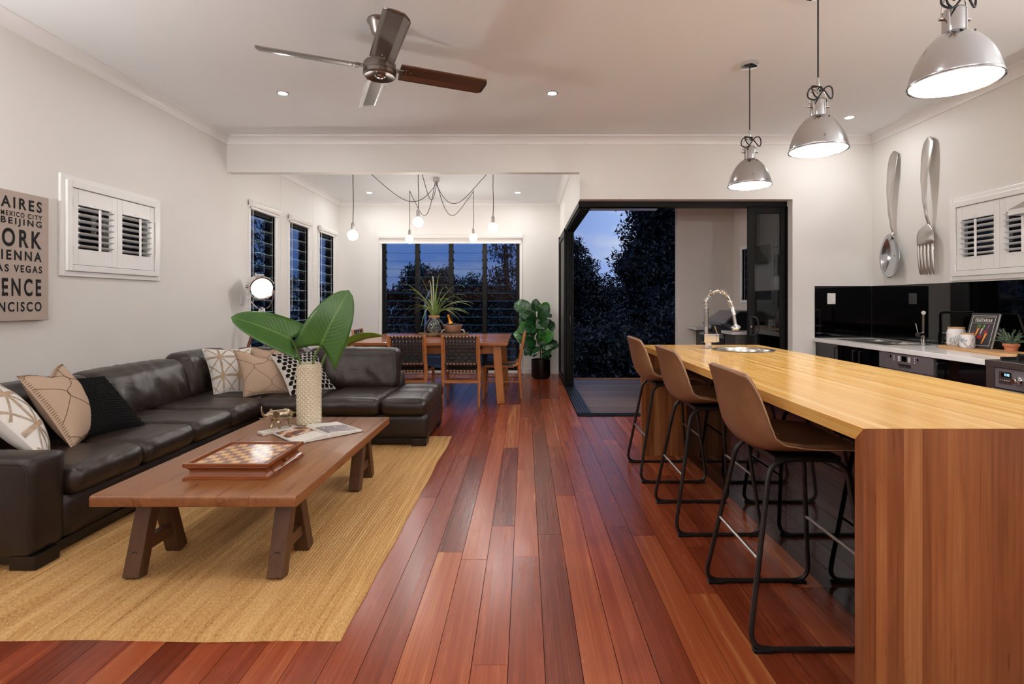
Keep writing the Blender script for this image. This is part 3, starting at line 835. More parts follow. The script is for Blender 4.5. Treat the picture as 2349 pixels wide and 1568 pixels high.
for kk in range(4):
    th = math.radians(23.5 + 90 * kk)
    u = Vector((math.cos(th), math.sin(th), 0)); v = Vector((-math.sin(th), math.cos(th), 0))
    p = math.radians(9)
    # chord coordinates: from trailing (-) to leading (+); leading edge dips
    def chord(s):
        c1 = Vector((0, 0, 0)) + v * math.cos(p) + Vector((0, 0, -math.sin(p)))
        if s <= .028: return c1 * s
        p2 = math.radians(9 + 26)
        return c1 * .028 + (v * math.cos(p2) + Vector((0, 0, -math.sin(p2)))) * (s - .028)
    O = Vector((0, 0, 2.762))
    m = MB(); n = 22
    ss = [-.082, -.05, -.02, .028, .045, .062, .072]
    def bp(i, j):
        r = .125 + (.715 - .125) * j / n
        s = ss[i]
        tipc = max(0, (j / n - .93) / .07)
        r2 = r - .022 * tipc * ((s + .005) / .077) ** 2 - (.03 * tipc if i == len(ss) - 1 else 0)
        return O + u * r2 + chord(s)
    m.grid(bp, len(ss), n + 1)
    b = m.build('blade', 'fan_steel', f, True, 15, solid=.003)
    MB().bar(O + u * .085, O + u * .15, .05, .008).build('blade_bracket', 'fan_steel', b, bevel=.002)
    for q, s in ((.165, -.03), (.165, .005), (.195, -.012)):
        MB().sphere(O + u * q + chord(s) - Vector((0, 0, .003)), .004, 8, 5).build('screw', 'chrome', b)

# cluster of globes over the dining table
cl = thing('cluster_pendant', 'swagged five bulb pendant light with black cords over the dining table', 'lamp', (-1.27, 7.46, 0), 0)
MB().lathe([(0, ZD), (.045, ZD), (.045, ZD - .05), (.04, ZD - .056), (0, ZD - .056)], 24).build('ceiling_canopy', 'satin', cl, True)
B = [(-2.07, 6.3, 2.063, .55), (-1.307, 6.4, 2.235, .5), (-.413, 6.7, 2.208, .55), (-1.81, 8.2, 2.24, .66), (-.813, 8.2, 2.26, .66)]
for i, (x, y, z, sag) in enumerate(B):
    x += 1.27; y -= 7.46
    a = Vector((.018 * math.cos(i * 1.3), .018 * math.sin(i * 1.3), ZD - .056)); h = Vector((x, y, ZD - .035))
    pts = []
    for j in range(19):
        t = j / 18
        p = a.lerp(h, t); p.z -= sag * 4 * t * (1 - t) * (.62 + .25 * math.cos(PI * t)) ; pts.append(p)
    pts += [Vector((x, y - .012, ZD - .03)), Vector((x + .003, y - .02, ZD - .06)), Vector((x, y - .02, ZD - .3)), Vector((x + .006, y - .02, (ZD + z) / 2 - .1)), Vector((x, y - .02, z + .12))]
    c = MB().tube(pts, .0042, 6).build('cord', 'cord', cl, True)
    MB().tube([(x, y - .02, ZD), (x, y - .012, ZD - .025), (x, y, ZD - .035), (x, y + .012, ZD - .022)], .003, 6).build('ceiling_hook', 'white', c)
    c2 = Vector((x, y - .02, z))
    MB().lathe([(0, .16), (.012, .158), (.018, .14), (.021, .135), (.021, .062), (0, .062)], 20, c2).build('lamp_holder', 'satin', cl, True)
    MB().lathe([(.016, .066), (.022, .055)] + [(.061 * math.sin(q), .061 * math.cos(q)) for q in [.42 + (PI - .42) * w_ / 11 for w_ in range(12)]][1:-1] + [(0, -.061)], 20, c2).build('globe_bulb', 'em_bulb', cl, True, 180)
# ------------------------------------------------------------ rug
x0, x1, y0, y1 = -2.95, -.69, 1.955, 4.93
nr = int((x1 - x0) / .0165); ny = 60
m = MB()
def rp(i, j):
    t = i / (nr * 4); v = j / ny
    x = x0 + (x1 - x0) * t; y = y0 + (y1 - y0) * v
    ex = .016 * noise.noise(Vector((0, y * 2.3, 3))) * max(0, (t - .9) / .1)
    ey = .024 * noise.noise(Vector((x * 2.1, 0, 9))) * (max(0, (.06 - v) / .06) - max(0, (v - .96) / .04) * .5)
    z = .009 + .0042 * abs(math.sin(PI * i / 4)) + .0015 * noise.noise(Vector((x * 40, y * 55, 0)))
    if j in (0, ny) or i in (0, nr * 4): z = .001
    return Vector((x + ex, y + ey, z))
m.grid(rp, nr * 4 + 1, ny + 1)
tag(m.build('jute_rug', 'jute', None, True, 180), 'large flat woven natural jute rug under the coffee table', 'rug')

# ------------------------------------------------------------ corner sofa
so = thing('corner_sofa', 'dark brown leather L shaped corner sofa with chaise end', 'sofa', (0, 0, 0))
ZS = .43
# plinths and feet
MB().box(-3.2, 2.46, .035, -2.32, 5.38, .078).box(-2.32, 4.56, .035, -.88, 5.38, .078).build('plinth', 'plinth', so, bevel=.004)
for (a, b) in [(-2.41, 2.44), (-3.18, 2.44), (-3.18, 5.28), (-.985, 4.54), (-.985, 5.26)]:
    MB().box(a, b, .014, a + .125, b + .13, .08).build('foot', 'plinth', so, bevel=.004)
# upholstered base
MB().rbox(-3.2, 2.62, .076, -2.31, 5.41, .30, .03, .12, wr=.004, wf=5).build('base', 'sofa_flat', so, True, 180)
MB().rbox(-2.34, 4.535, .076, -.845, 5.41, .30, .03, .12, wr=.004, wf=5).build('base', 'sofa_flat', so, True, 180)
# arm at the near end
MB().rbox(-3.2, 2.425, .076, -2.30, 2.625, .535, .03, .05, puff=(.0, .006, .008), wr=.005, wf=7).build('armrest', 'sofa_flat', so, True, 180)
MB().tube(fillet([(-3.17, 2.428, .515), (-2.33, 2.423, .515), (-2.31, 2.423, .48), (-2.31, 2.423, .1)], .04), .003, 6).build('piping', 'sofa_flat', so)
# backs (frames)
MB().rbox(-3.22, 2.63, .08, -3.07, 5.42, .60, .03, .12).build('back_frame', 'sofa_flat', so, True, 180)
MB().rbox(-3.22, 5.26, .08, -1.235, 5.42, .56, .03, .12).build('back_frame', 'sofa_flat', so, True, 180)
def seat(a, b, c, d, seed, front):
    """one seat panel; front is the side with the rolled edge"""
    def fn(g, q):
        k = max(0, 1 - q[0] ** 6) * max(0, 1 - q[1] ** 6)
        t = g.z > .38
        if t:
            w1 = noise.noise(Vector((g.x * 11 + seed, g.y * 13, 0))); w2 = noise.noise(Vector((g.x * 25, g.y * 22 + seed, 4)))
            rim = 1 - k
            g.z += .013 * w1 * w1 + .010 * abs(w2) * (.4 + rim)
        else:
            g.x += .006 * noise.noise(Vector((0, g.y * 16 + seed, g.z * 5))); g.y += .006 * noise.noise(Vector((g.x * 16 + seed, 0, g.z * 5)))
        return g
    return MB().rbox(a, b, .292, c, d, ZS, .055, .026, puff=(.01 if front == 'x' else 0, .01 if front == 'y' else 0, .016), fn=fn).build('seat_cushion', 'sofa', so, True, 180)
for i, (a, b) in enumerate([(2.625, 3.12), (3.12, 3.60), (3.60, 4.06), (4.06, 4.57)]):
    c = seat(-3.1, a + .001, -2.255, b - .001, i * 7.3, 'x')
    MB().tube([(-2.274, a + .05, .404), (-2.266, (a + b) / 2, .407), (-2.274, b - .05, .404)], .0022, 5).build('piping', 'sofa_flat', c)
seat(-3.1, 4.572, -2.30, 5.3, 40, 'y')
for i, (a, b) in enumerate([(-2.30, -1.80), (-1.80, -1.25)]):
    c = seat(a + .001, 4.47, b - .001, 5.3, 50 + i * 9, 'y')
    MB().tube([(a + .05, 4.488, .404), ((a + b) / 2, 4.48, .407), (b - .05, 4.488, .404)], .0022, 5).build('piping', 'sofa_flat', c)
def chaise(g, q):
    if g.z > .38:
        for yy in (4.86, 5.13): g.z -= .014 * math.exp(-((g.y - yy) / .022) ** 2)
        g.z += .004 * abs(noise.noise(Vector((g.x * 22, g.y * 25, 1))))
    return g
c = MB().rbox(-1.249, 4.47, .292, -.838, 5.41, .432, .055, .026, puff=(.006, .01, .018), fn=chaise).build('seat_cushion', 'sofa', so, True, 180)
MB().tube([(-1.22, 4.484, .404), (-.9, 4.482, .405), (-.862, 4.52, .405), (-.852, 4.9, .407), (-.856, 5.36, .404)], .0022, 5).build('piping', 'sofa_flat', c)
def backc(a, b, c, d, z1, seed, lean):
    """lean: ('x', amount) or ('y', amount) pushes the top backwards"""
    def fn(g, q):
        t = (g.z - ZS) / (z1 - ZS)
        ax, am = lean
        u = g.y if ax == 'x' else g.x
        fold = noise.noise(Vector((u * 9 + seed, g.z * 4.5, 2))); f2 = noise.noise(Vector((u * 19 + seed, g.z * 7, 8)))
        amp = .05 * abs(fold) * max(0, 1 - ((t - .45) / .5) ** 2) + .014 * abs(f2)
        lim = (q[0] if ax == 'x' else -q[1])
        if lim > .5:
            if ax == 'x': g.x += amp - .012
            else: g.y -= amp - .012
        if t > .85: g.z += .006 * noise.noise(Vector((u * 24 + seed, 0, 3)))
        if ax == 'x': g.x -= am * t
        else: g.y += am * t
        return g
    return MB().rbox(a, b, ZS - .02, c, d, z1, .06, .03, puff=(.03 if lean[0] == 'x' else .008, .03 if lean[0] == 'y' else .008, .012), fn=fn).build('back_cushion', 'sofa', so, True, 180)
backc(-3.14, 2.64, -2.90, 3.63, .765, 3, ('x', .09))
backc(-3.14, 3.64, -2.90, 4.60, .765, 11, ('x', .09))
backc(-3.14, 4.61, -2.92, 5.30, .80, 17, ('x', .07))
backc(-2.90, 5.08, -2.17, 5.30, .80, 23, ('y', .08))
c = backc(-2.16, 5.08, -1.262, 5.30, .80, 31, ('y', .08))
MB().tube(fillet([(-2.10, 5.125, .80), (-1.33, 5.125, .80), (-1.285, 5.11, .75), (-1.275, 5.06, .48)], .05), .0025, 5).build('piping', 'sofa_flat', c)

# ------------------------------------------------------------ scatter cushions
class Cush:
    def __init__(s, BL, BR, TR, TL, T, chop=0.0, sag=.0):
        s.c = [Vector(p) for p in (BL, BR, TR, TL)]; s.T = T; s.chop = chop
        s.n = (s.c[1] - s.c[0]).cross(s.c[3] - s.c[0]).normalized()
    def P(s, u, v, side=1, off=0.0):
        a, b, c, d = s.c
        uu = .5 + (u - .5) * (1 - .09 * math.sin(PI * v)); vv = .5 + (v - .5) * (1 - .08 * math.sin(PI * u))
        p = a * (1 - uu) * (1 - vv) + b * uu * (1 - vv) + c * uu * vv + d * (1 - uu) * vv
        if s.chop:
            p = p + (((a + b) - (c + d)) / 2).normalized() * s.chop * math.exp(-((u - .5) / .2) ** 2) * max(0, v - .35) / .65
        h = s.T * (max(0, math.sin(PI * min(max(u, 0), 1))) ** .55) * (max(0, math.sin(PI * min(max(v, 0), 1))) ** .55) / 2
        h += .004 * noise.noise(Vector((u * 7, v * 5, side))) * (h / (s.T / 2 + 1e-6))
        return p + s.n * side * (h + off)
    def mesh(s, n=22):
        m = MB()
        m.grid(lambda i, j: s.P(i / n, j / n, 1), n + 1, n + 1)
        m.grid(lambda i, j: s.P(i / n, j / n, -1), n + 1, n + 1, flip=True)
        return m
    def ribbon(s, mb, pts, w, off=.0015):
        """flat band along uv points"""
        pts = [Vector(p) for p in pts]; vs = []
        for i, p in enumerate(pts):
            d = (pts[min(i + 1, len(pts) - 1)] - pts[max(i - 1, 0)]).normalized(); q = Vector((-d.y, d.x)) * w / 2
            for sg in (-1, 1):
                r = p + q * sg; vs.append(s.P(min(max(r.x, 0), 1), min(max(r.y, 0), 1), 1, off))
        mb.add(vs, [(2 * i, 2 * i + 1, 2 * i + 3, 2 * i + 2) for i in range(len(pts) - 1)])
def seg(a, b, n=10): return [(a[0] + (b[0] - a[0]) * i / n, a[1] + (b[1] - a[1]) * i / n) for i in range(n + 1)]
M['tan_fabric'] = bumped('sand_cotton', '#bca18b', .85, 260, .25, .0008, spec=.15)
M['white_fabric'] = bumped('white_cotton', '#e0dad3', .85, 240, .25, .0008, spec=.15)
M['taupe_band'] = bumped('taupe_embroidery', '#b09c88', .85, 300, .6, .001, var=.25, spec=.15)
M['gold_thread'] = pmat('gold_thread', '#cf9f68', .7)
M['brown_thread'] = pmat('brown_thread', '#6b553a', .8)
M['black_fabric'] = bumped('black_wool', '#0c0b0c', .9, 90, .7, .004, spec=.2)
M['bw_fabric'] = bumped('white_wool', '#cfc8c0', .9, 120, .5, .002, spec=.15)
def tan_cushion(c4, T, label, chop):
    c = Cush(*c4, T, chop)
    o = tag(c.mesh().build('scatter_cushion', 'tan_fabric', None, True, 180), label, 'cushion', 'scatter cushions on the sofa')
    m = MB(); k = 1.55
    def ogee(x0, s, ph):
        pts = []
        for i in range(61):
            v = i / 60; t = v * k * 2 * PI + ph
            pts.append((x0 + s * .16 * (math.cos(t) + .16 * math.sin(2 * t)), v))
        return pts
    for q in range(-1, 4):
        for s in (1,):
            run = []
            for p in ogee(.14 + q * .32, s if q % 2 == 0 else -s, .9) + [(9, 9)]:
                if .012 < p[0] < .988 and .012 < p[1] < .988: run.append(c.P(p[0], p[1], 1, .001))
                else:
                    if len(run) > 2: m.tube(run, .0019, 4)
                    run = []
    m.build('embroidery', 'brown_thread', o)
    m = MB()
    for i in range(34):
        v = .02 + .96 * i / 33
        for u, du in ((.006, .028), (.994, -.028)):
            m.tube([c.P(u, v, 1, .001), c.P(u + du, v + .006, 1, .0015)], .0014, 4)
            m.tube([c.P(v, u, 1, .001), c.P(v + .006, u + du, 1, .0015)], .0014, 4)
    m.build('edge_stitching', 'brown_thread', o)
    return o
def white_cushion(c4, T, label, rot=0.0):
    c = Cush(*c4, T)
    o = tag(c.mesh().build('scatter_cushion', 'white_fabric', None, True, 180), label, 'cushion', 'scatter cushions on the sofa')
    m = MB(); g = MB()
    g1, g2 = .30, .74
    for a in (g1, g2):
        c.ribbon(m, seg((a, .01), (a, .99), 16), .055); c.ribbon(m, seg((.01, a), (.99, a), 16), .055, .0019)
        for b in (g1, g2):
            c.ribbon(g, seg((a - .1, b), (a + .1, b), 6), .008, .003); c.ribbon(g, seg((a, b - .13), (a, b + .13), 6), .008, .0032)
    for i in (-1, 0, 1):
        for j in (-1, 0, 1):
            a0, b0 = g1 + i * .44, g1 + j * .44
            for p, q in (((a0, b0), (a0 + .44, b0 + .44)), ((a0 + .44, b0), (a0, b0 + .44))):
                pts = [p_ for p_ in seg(p, q, 14) if .01 < p_[0] < .99 and .01 < p_[1] < .99]
                if len(pts) > 2: c.ribbon(m, pts, .028, .0024)
    m.build('taupe_bands', 'taupe_band', o); g.build('gold_star_stitching', 'gold_thread', o)
    return o
white_cushion([(-2.44, 2.67, .45), (-2.63, 2.90, .445), (-2.96, 2.93, .82), (-2.90, 2.66, .86)], .17, 'white cushion with taupe bands and gold stars beside the near sofa arm')
tan_cushion([(-2.555, 2.95, .435), (-2.765, 3.45, .435), (-3.03, 3.42, .865), (-2.90, 2.98, .845)], .19, 'sand cushion with brown lattice stitching beside the black bobbled one', .05)
c = Cush((-2.66, 3.10, .44), (-2.53, 3.50, .435), (-2.93, 3.64, .75), (-2.97, 3.22, .79), .17)
o = tag(c.mesh().build('scatter_cushion', 'black_fabric', None, True, 180), 'black bobbled cushion leaning on the sofa back', 'cushion', 'scatter cushions on the sofa')
m = MB()
for i in range(26):
    for j in range(24):
        p = c.P((i + .5 + .5 * (j % 2)) / 26.5, (j + .5) / 24, 1, .001)
        m.sphere(p, .0052, 5, 3)
stuff(m.build('bobbles', 'black_fabric', o, True, 180))
white_cushion([(-2.775, 4.66, .435), (-2.555, 4.82, .435), (-2.605, 4.98, .83), (-3.01, 4.86, .835)], .16, 'white cushion with taupe bands and gold stars in the sofa corner')
tan_cushion([(-2.66, 4.98, .44), (-2.20, 4.96, .44), (-2.26, 5.06, .855), (-2.70, 5.05, .83)], .13, 'sand cushion mostly hidden behind the leaf, against the far sofa back', .03)
tan_cushion([(-2.458, 4.56, .435), (-2.13, 4.76, .435), (-2.25, 4.90, .80), (-2.656, 4.75, .83)], .16, 'sand cushion with brown lattice stitching between white and black patterned cushions', .06)
c = Cush((-2.06, 4.59, .435), (-1.80, 4.97, .44), (-2.03, 5.07, .79), (-2.33, 4.76, .79), .15)
o = tag(c.mesh().build('scatter_cushion', 'bw_fabric', None, True, 180), 'black and white blotch patterned cushion behind the vase', 'cushion', 'scatter cushions on the sofa')
m = MB(); rr = random.Random(5)
for j in range(11):
    for i in range(9):
        u = (i + .5 + .5 * (j % 2)) / 9.5; v = (j + .5) / 11
        pts = []
        for k in range(10):
            a = 2 * PI * k / 10; r = .046 * (1 + .45 * math.cos(a - .8) - .25 * math.cos(2 * a + 1)) * rr.uniform(.85, 1.15)
            pts.append((min(max(u + r * math.cos(a), 0), 1), min(max(v + .8 * r * math.sin(a), 0), 1)))
        vs = [c.P(u, v, 1, .005)] + [c.P(a, b, 1, .002) for a, b in pts]
        m.add(vs, [(0, k + 1, (k + 1) % 10 + 1) for k in range(10)])
        c.ribbon(m, seg((u, v), (min(u + .055, 1), max(v - .075, 0)), 4), .012, .002)
m.build('black_motifs', 'black_fabric', o, True, 180)
m = MB(); m.grid(lambda i, j: c.P(-.0 + .01 * 0, j / 12, 1 - 2 * i, .001) , 2, 13)
m.build('dark_side_seam', 'black_fabric', o)

# ------------------------------------------------------------ coffee table
ct = thing('coffee_table', 'low rustic timber coffee table with A frame legs on the rug', 'table', (-1.455, 3.073, 0))
TW, TL_, TZ = .905, 1.575, .42
b = [-.4525, -.235, .03, .245, .4525]
for i in range(4):
    rr_ = .014; h2 = TL_ / 2; pf = []
    for (cy_, cz_, a0) in ((h2 - rr_, TZ - rr_, 0), (-h2 + rr_, TZ - rr_, 90), (-h2 + .008, TZ - .042, 180), (h2 - .008, TZ - .042, 270)):
        q_ = rr_ if a0 < 180 else .008
        pf += [(cy_ + q_ * math.cos(math.radians(a0 + 18 * w_)), cz_ + q_ * math.sin(math.radians(a0 + 18 * w_))) for w_ in range(6)]
    MB().prism(pf, b[i] + .0003, b[i + 1] - .0003, 'x').build('tabletop_plank', 'ctable', ct, True, 50, bevel=.0012)
    if i in (0, 3):
        sx = -1 if i == 0 else 1
        MB().tube([(sx * .4475, -h2 + .01, TZ - .009), (sx * .4475, h2 - .01, TZ - .009)], .0088, 10).build('rounded_edge', 'ctable', ct, True)
for sx in (-1, 1):
    for sy in (-1, 1):
        X = sx * .325
        ya = sy * .69; yb = sy * .40                   # outer and inner foot
        apex = sy * .555
        for yf, off in ((ya, sy * .03), (yb, -sy * .035)):
            l = MB().bar((X, yf, .0145), (X, apex + off, TZ - .049), .075, .062, (0, 1, 0)).build('leg', 'ctleg', ct, bevel=.005)
            if yf == ya:
                zz = .115; t = zz / (TZ - .05); yy = yf + (apex + off - yf) * t
                MB().lathe([(0, 0), (.009, 0), (.011, .0015), (.016, .002), (.016, -.002)], 14, (X, yy - .033, zz), (0, -1, .15)).build('peg', 'knot', l)
        s_ = MB().bar((X, ya * .965, .135), (X, yb * 1.06, .135), .045, .055).build('stretcher', 'ctleg', ct, bevel=.004)

# chess box
cb = thing('chess_box', 'wooden chess board box with side drawer on the coffee table', 'chess set', (-1.4265, 2.6865, TZ), 0, None)
hw = .2025
prof = [(hw, 0), (hw, .008), (hw - .004, .010), (hw - .003, .013), (hw - .006, .015)] + [(hw - .006 - .016 * math.sin(PI * t / 10), .015 + .043 * t / 10) for t in range(1, 10)] + [(hw - .005, .058), (hw - .001, .060), (hw - .002, .063), (hw, .065), (hw, .078)]
n = len(prof)
vs = []; fs = []
for r, z in prof: vs += [(-r, -r, z), (r, -r, z), (r, r, z), (-r, r, z)]
for i in range(n - 1):
    for k_ in range(4): fs.append((i * 4 + k_, i * 4 + (k_ + 1) % 4, (i + 1) * 4 + (k_ + 1) % 4, (i + 1) * 4 + k_))
fi = hw - .016; o = len(vs)
for r, z in ((fi, .078), (fi - .002, .070)): vs += [(-r, -r, z), (r, -r, z), (r, r, z), (-r, r, z)]
for i in ((n - 1) * 4, o):
    j = o if i != o else o + 4
    for k_ in range(4): fs.append((i + k_, i + (k_ + 1) % 4, j + (k_ + 1) % 4, j + k_))
fs += [(3, 2, 1, 0), (o + 4, o + 5, o + 6, o + 7)]
cbx = MB().add(vs, fs).build('box_body', 'chess', cb, True, 25)
sq = .0412
sm = {}
for nm, mt in (('d', 'sq_dark'), ('l', 'sq_light')):
    sm[nm] = withmat(MB().box(-sq / 2 + .0001, -sq / 2 + .0001, 0, sq / 2 - .0001, sq / 2 - .0001, .002).mesh('square'), mt)
for i in range(8):
    for j in range(8):
        piece('square', sm['l' if (i + j) % 2 == 0 else 'd'], cb, ((i - 3.5) * sq, (j - 3.5) * sq, .0695))
dr = [(hw - .003 - .016 * math.sin(PI * t / 10), .015 + .043 * t / 10) for t in range(0, 11)]
d = MB().prism([(a + .0015, z) for a, z in dr] + [(hw - .03, .058), (hw - .03, .015)], -.125, .125, 'y')
dw = d.build('drawer', 'chess', cb, True, 25)
MB().lathe([(0, 0), (.004, 0), (.004, .008), (.0085, .013), (.0095, .018), (.006, .023), (0, .024)], 16, (hw - .019, 0, .037), (1, 0, 0)).build('knob', 'chess', dw, True)

# open book
def page_z(u): return .012 + .016 * math.sin(PI * min(1, u * 1.15) ** .55) * (1 - .55 * u)
bk = thing('open_book', 'open picture book with pale pages lying on the coffee table', 'book', (-1.345, 3.37, TZ), math.radians(46.5))
hh_ = .175
for sg in (-1, 1):
    Wp = .225 if sg > 0 else .205
    MB().box(0 if sg > 0 else -Wp - .004, -hh_ - .004, 0, Wp + .004 if sg > 0 else 0, hh_ + .004, .003).build('cover', 'ink_dark', bk)
    m = MB(); N_ = 16
    for yy, fl_ in ((None, 0),):
        m.grid(lambda i, j: Vector((sg * Wp * i / N_, -hh_ + 2 * hh_ * j, page_z(i / N_) if i else .006)), N_ + 1, 2, flip=sg < 0)
    for j in (0, 1):
        yv = -hh_ + 2 * hh_ * j
        for i in range(N_):
            a, b_ = i / N_, (i + 1) / N_
            m.add([(sg * Wp * a, yv, .003), (sg * Wp * b_, yv, .003), (sg * Wp * b_, yv, page_z(b_)), (sg * Wp * a, yv, page_z(a) if i else .006)], [(0, 1, 2, 3)])
    m.add([(sg * Wp, -hh_, .003), (sg * Wp, hh_, .003), (sg * Wp, hh_, page_z(1)), (sg * Wp, -hh_, page_z(1))], [(0, 1, 2, 3)])
    m.build('pages', 'paper', bk, True, 60)
def photo_print(name, sg, u0, u1, v0, v1, kind):
    Wp = .225 if sg > 0 else .205
    m = pmat(name, '#555555', .35); t = NT(m.node_tree); b = m.node_tree.nodes['Principled BSDF']
    tc_ = t.n('ShaderNodeTexCoord')
    nz = t.n('ShaderNodeTexNoise', {'Vector': t.n('ShaderNodeMapping', {0: tc_.outputs['Object'], 3: (9, 5, 1)}).outputs[0], 'Scale': 1.3, 'Detail': 3.0, 'Distortion': 1.6})
    if kind: st = [(.3, lin('#2b2223')), (.45, lin('#5a3a2a')), (.53, lin('#c47b45')), (.6, lin('#e0cfc4')), (.75, lin('#6a6368'))]
    else: st = [(.35, lin('#8d8388')), (.5, lin('#6e666d')), (.6, lin('#b9aca8')), (.7, lin('#5c545c'))]
    t.t.links.new(t.ramp(nz.outputs[0], st), b.inputs['Base Color'])
    mm = MB(); mm.grid(lambda i, j: Vector((sg * Wp * (u0 + (u1 - u0) * i / 10), -hh_ + 2 * hh_ * (v0 + (v1 - v0) * j), page_z(u0 + (u1 - u0) * i / 10) + .0007)), 11, 2, flip=sg < 0)
    mm.build('printed_picture', m, bk, True, 180)
photo_print('warm_book_picture', -1, .04, .97, .42, .96, True)
photo_print('grey_book_picture', 1, .06, .95, .10, .66, False)

# elephant on a marble base
el = thing('elephant_figurine', 'small champagne silver elephant with raised trunk on a marble slab', 'figurine', (-1.618, 3.425, TZ), math.radians(53))
MB().box(-.118, -.04, 0, .118, .04, .017).build('marble_base', 'marble', el, bevel=.003)
# skinned body: local -x is the head side
SK = [((.03, 0, .105), .032), ((.065, 0, .108), .033), ((-.005, 0, .108), .033), ((-.035, 0, .118), .028), ((-.062, 0, .122), .021), ((-.082, 0, .112), .013), ((-.098, 0, .122), .010), ((-.107, 0, .142), .008), ((-.110, 0, .165), .006), ((-.107, 0, .182), .0045),
      ((.088, 0, .106), .02), ((.104, 0, .106), .005), ((.120, 0, .104), .0035),
      ((-.018, .021, .075), .014), ((-.028, .022, .045), .011), ((-.040, .022, .020), .011),
      ((-.012, -.021, .075), .014), ((-.006, -.022, .045), .011), ((.000, -.022, .020), .011),
      ((.075, .02, .075), .014), ((.088, .021, .045), .010), ((.092, .021, .020), .010),
      ((.070, -.02, .075), .014), ((.074, -.021, .045), .010), ((.066, -.021, .020), .010)]
ED = [(0, 1), (0, 2), (2, 3), (3, 4), (4, 5), (5, 6), (6, 7), (7, 8), (8, 9), (1, 10), (10, 11), (11, 12), (2, 13), (13, 14), (14, 15), (2, 16), (16, 17), (17, 18), (1, 19), (19, 20), (20, 21), (1, 22), (22, 23), (23, 24)]
me = bpy.data.meshes.new('elephant_body'); me.from_pydata([p for p, r in SK], ED, []); 
o = link('body', me, 'silver', el)
sk = o.modifiers.new('skin', 'SKIN'); sk.use_smooth_shade = True
sv = me.skin_vertices[0].data if me.skin_vertices else None
if sv is None:
    bpy.context.view_layer.objects.active = o
    me.attributes
for i, (p, r) in enumerate(SK):
    me.skin_vertices[0].data[i].radius = (r, r); me.skin_vertices[0].data[i].use_root = (i == 0)
ss = o.modifiers.new('sub', 'SUBSURF'); ss.levels = 2; ss.render_levels = 2
for sg in (-1, 1):
    m = MB()
    outline = [(-.046, .148), (-.036, .152), (-.020, .146), (-.010, .130), (-.010, .108), (-.018, .090), (-.030, .086), (-.040, .100), (-.046, .122)]
    vs = [(-.032, sg * .030, .122)] + [(x, sg * (.024 + .55 * max(0, x + .046)), z) for x, z in outline]
    m.add(vs, [(0, i + 1, (i + 1) % 9 + 1) for i in range(9)])
    m.build('ear', 'silver', el, True, 180, solid=.003, sub=1)
    MB().tube([(-.07, sg * .012, .112), (-.085, sg * .017, .098), (-.102, sg * .018, .098), (-.116, sg * .016, .107)], [.005, .0045, .0035, .0015], 8).build('tusk', 'silver', el, True)

# vase with raised diamonds
va = thing('diamond_vase', 'tall cream ceramic vase with raised diamond facets on the coffee table', 'vase', (-1.488, 3.60, TZ))
nA, nV, R0, Hh = 30, 28, .0765, .42
m = MB(); vs = []
for j in range(nV + 1):
    z = .004 + (Hh - .008) * j / nV
    for i in range(nA):
        r = R0 + (.0065 if (i + j) % 2 and 0 < j < nV else -.001)
        if j == 0: r = R0 - .01
        a = 2 * PI * i / nA; vs.append((r * math.cos(a), r * math.sin(a), z))
fs = []
for j in range(nV + 1):
    for i in range(nA):
        if (i + j) % 2:
            c_ = j * nA + i; l_ = j * nA + (i - 1) % nA; r_ = j * nA + (i + 1) % nA
            if j < nV: fs += [(c_, r_, c_ + nA), (c_, c_ + nA, l_)]
            if j > 0: fs += [(c_, c_ - nA, r_), (c_, l_, c_ - nA)]
m.add(vs, fs)
m.build('body', 'ceramic', va)
MB().lathe([(R0 - .010, Hh - .3), (R0 - .008, Hh), (R0 - .002, Hh + .003), (R0 + .001, Hh - .004), (R0 - .001, Hh - .012)], 40).build('rim', 'ceramic', va, True)
MB().lathe([(0, 0), (R0 - .012, 0), (R0 - .009, .005), (0, .006)], 28).build('foot_ring', 'ceramic', va)

def leaf_mb(base, tip, nrm, hw, lobe=.0, curl=0.0, fold=.0, nu=10, nv=18, shape='heart', wave=0.0):
    base, tip, nrm = Vector(base), Vector(tip), Vector(nrm)
    ax = tip - base; L = ax.length; ax.normalize(); side = ax.cross(nrm).normalized(); nn = side.cross(ax)
    def w(t):
        if shape == 'heart': return hw * (max(0, 1 - t) ** .62) * (.80 + .62 * t) * (1 - .1 * t)
        if shape == 'fiddle': return hw * (math.sin(PI * min(1, t ** .8 * .97 + .03)) ** .6) * (.55 + .75 * t)
        return hw * (math.sin(PI * (t * .96 + .03)) ** .8)
    def P(i, j):
        u = 2 * i / nu - 1; t = j / nv
        a = t - lobe * abs(u) ** 1.3 * (1 - t) ** 3
        z = curl * L * (t * (1 - t) * 4) - curl * L * .9 * t * t + fold * abs(u) * w(t) + wave * math.sin(t * 15 + u * 2) * abs(u)
        return (base + ax * (a * L) + side * (u * w(t)) + nn * z, (i / nu, t))
    return MB().grid(P, nu + 1, nv + 1)
def img(px, py, Y):                                      # measured point at depth Y
    return Vector(((px - 1205) * Y / 1200, Y, 1.27 - (py - 691) * Y / 1200))
def big_leaf(label, base, tip, nrm, hw, foot, mid, mt='leaf', curl=.06, fold=.12, lobe=.26):
    t = thing('leaf_stem', label, 'plant', foot, 0, 'large leaves standing in the vase')
    F = Vector(foot)
    lf = leaf_mb(Vector(base) - F, Vector(tip) - F, nrm, hw, lobe, curl, fold).build('leaf_blade', mt, t, True, 180, solid=.0012)
    MB().tube(bez((0, 0, 0), Vector(mid) - F, Vector(mid) - F, Vector(base) - F, 12), [.010 - .0004 * i for i in range(13)], 8).build('stalk', 'stem', t, True)
    return t
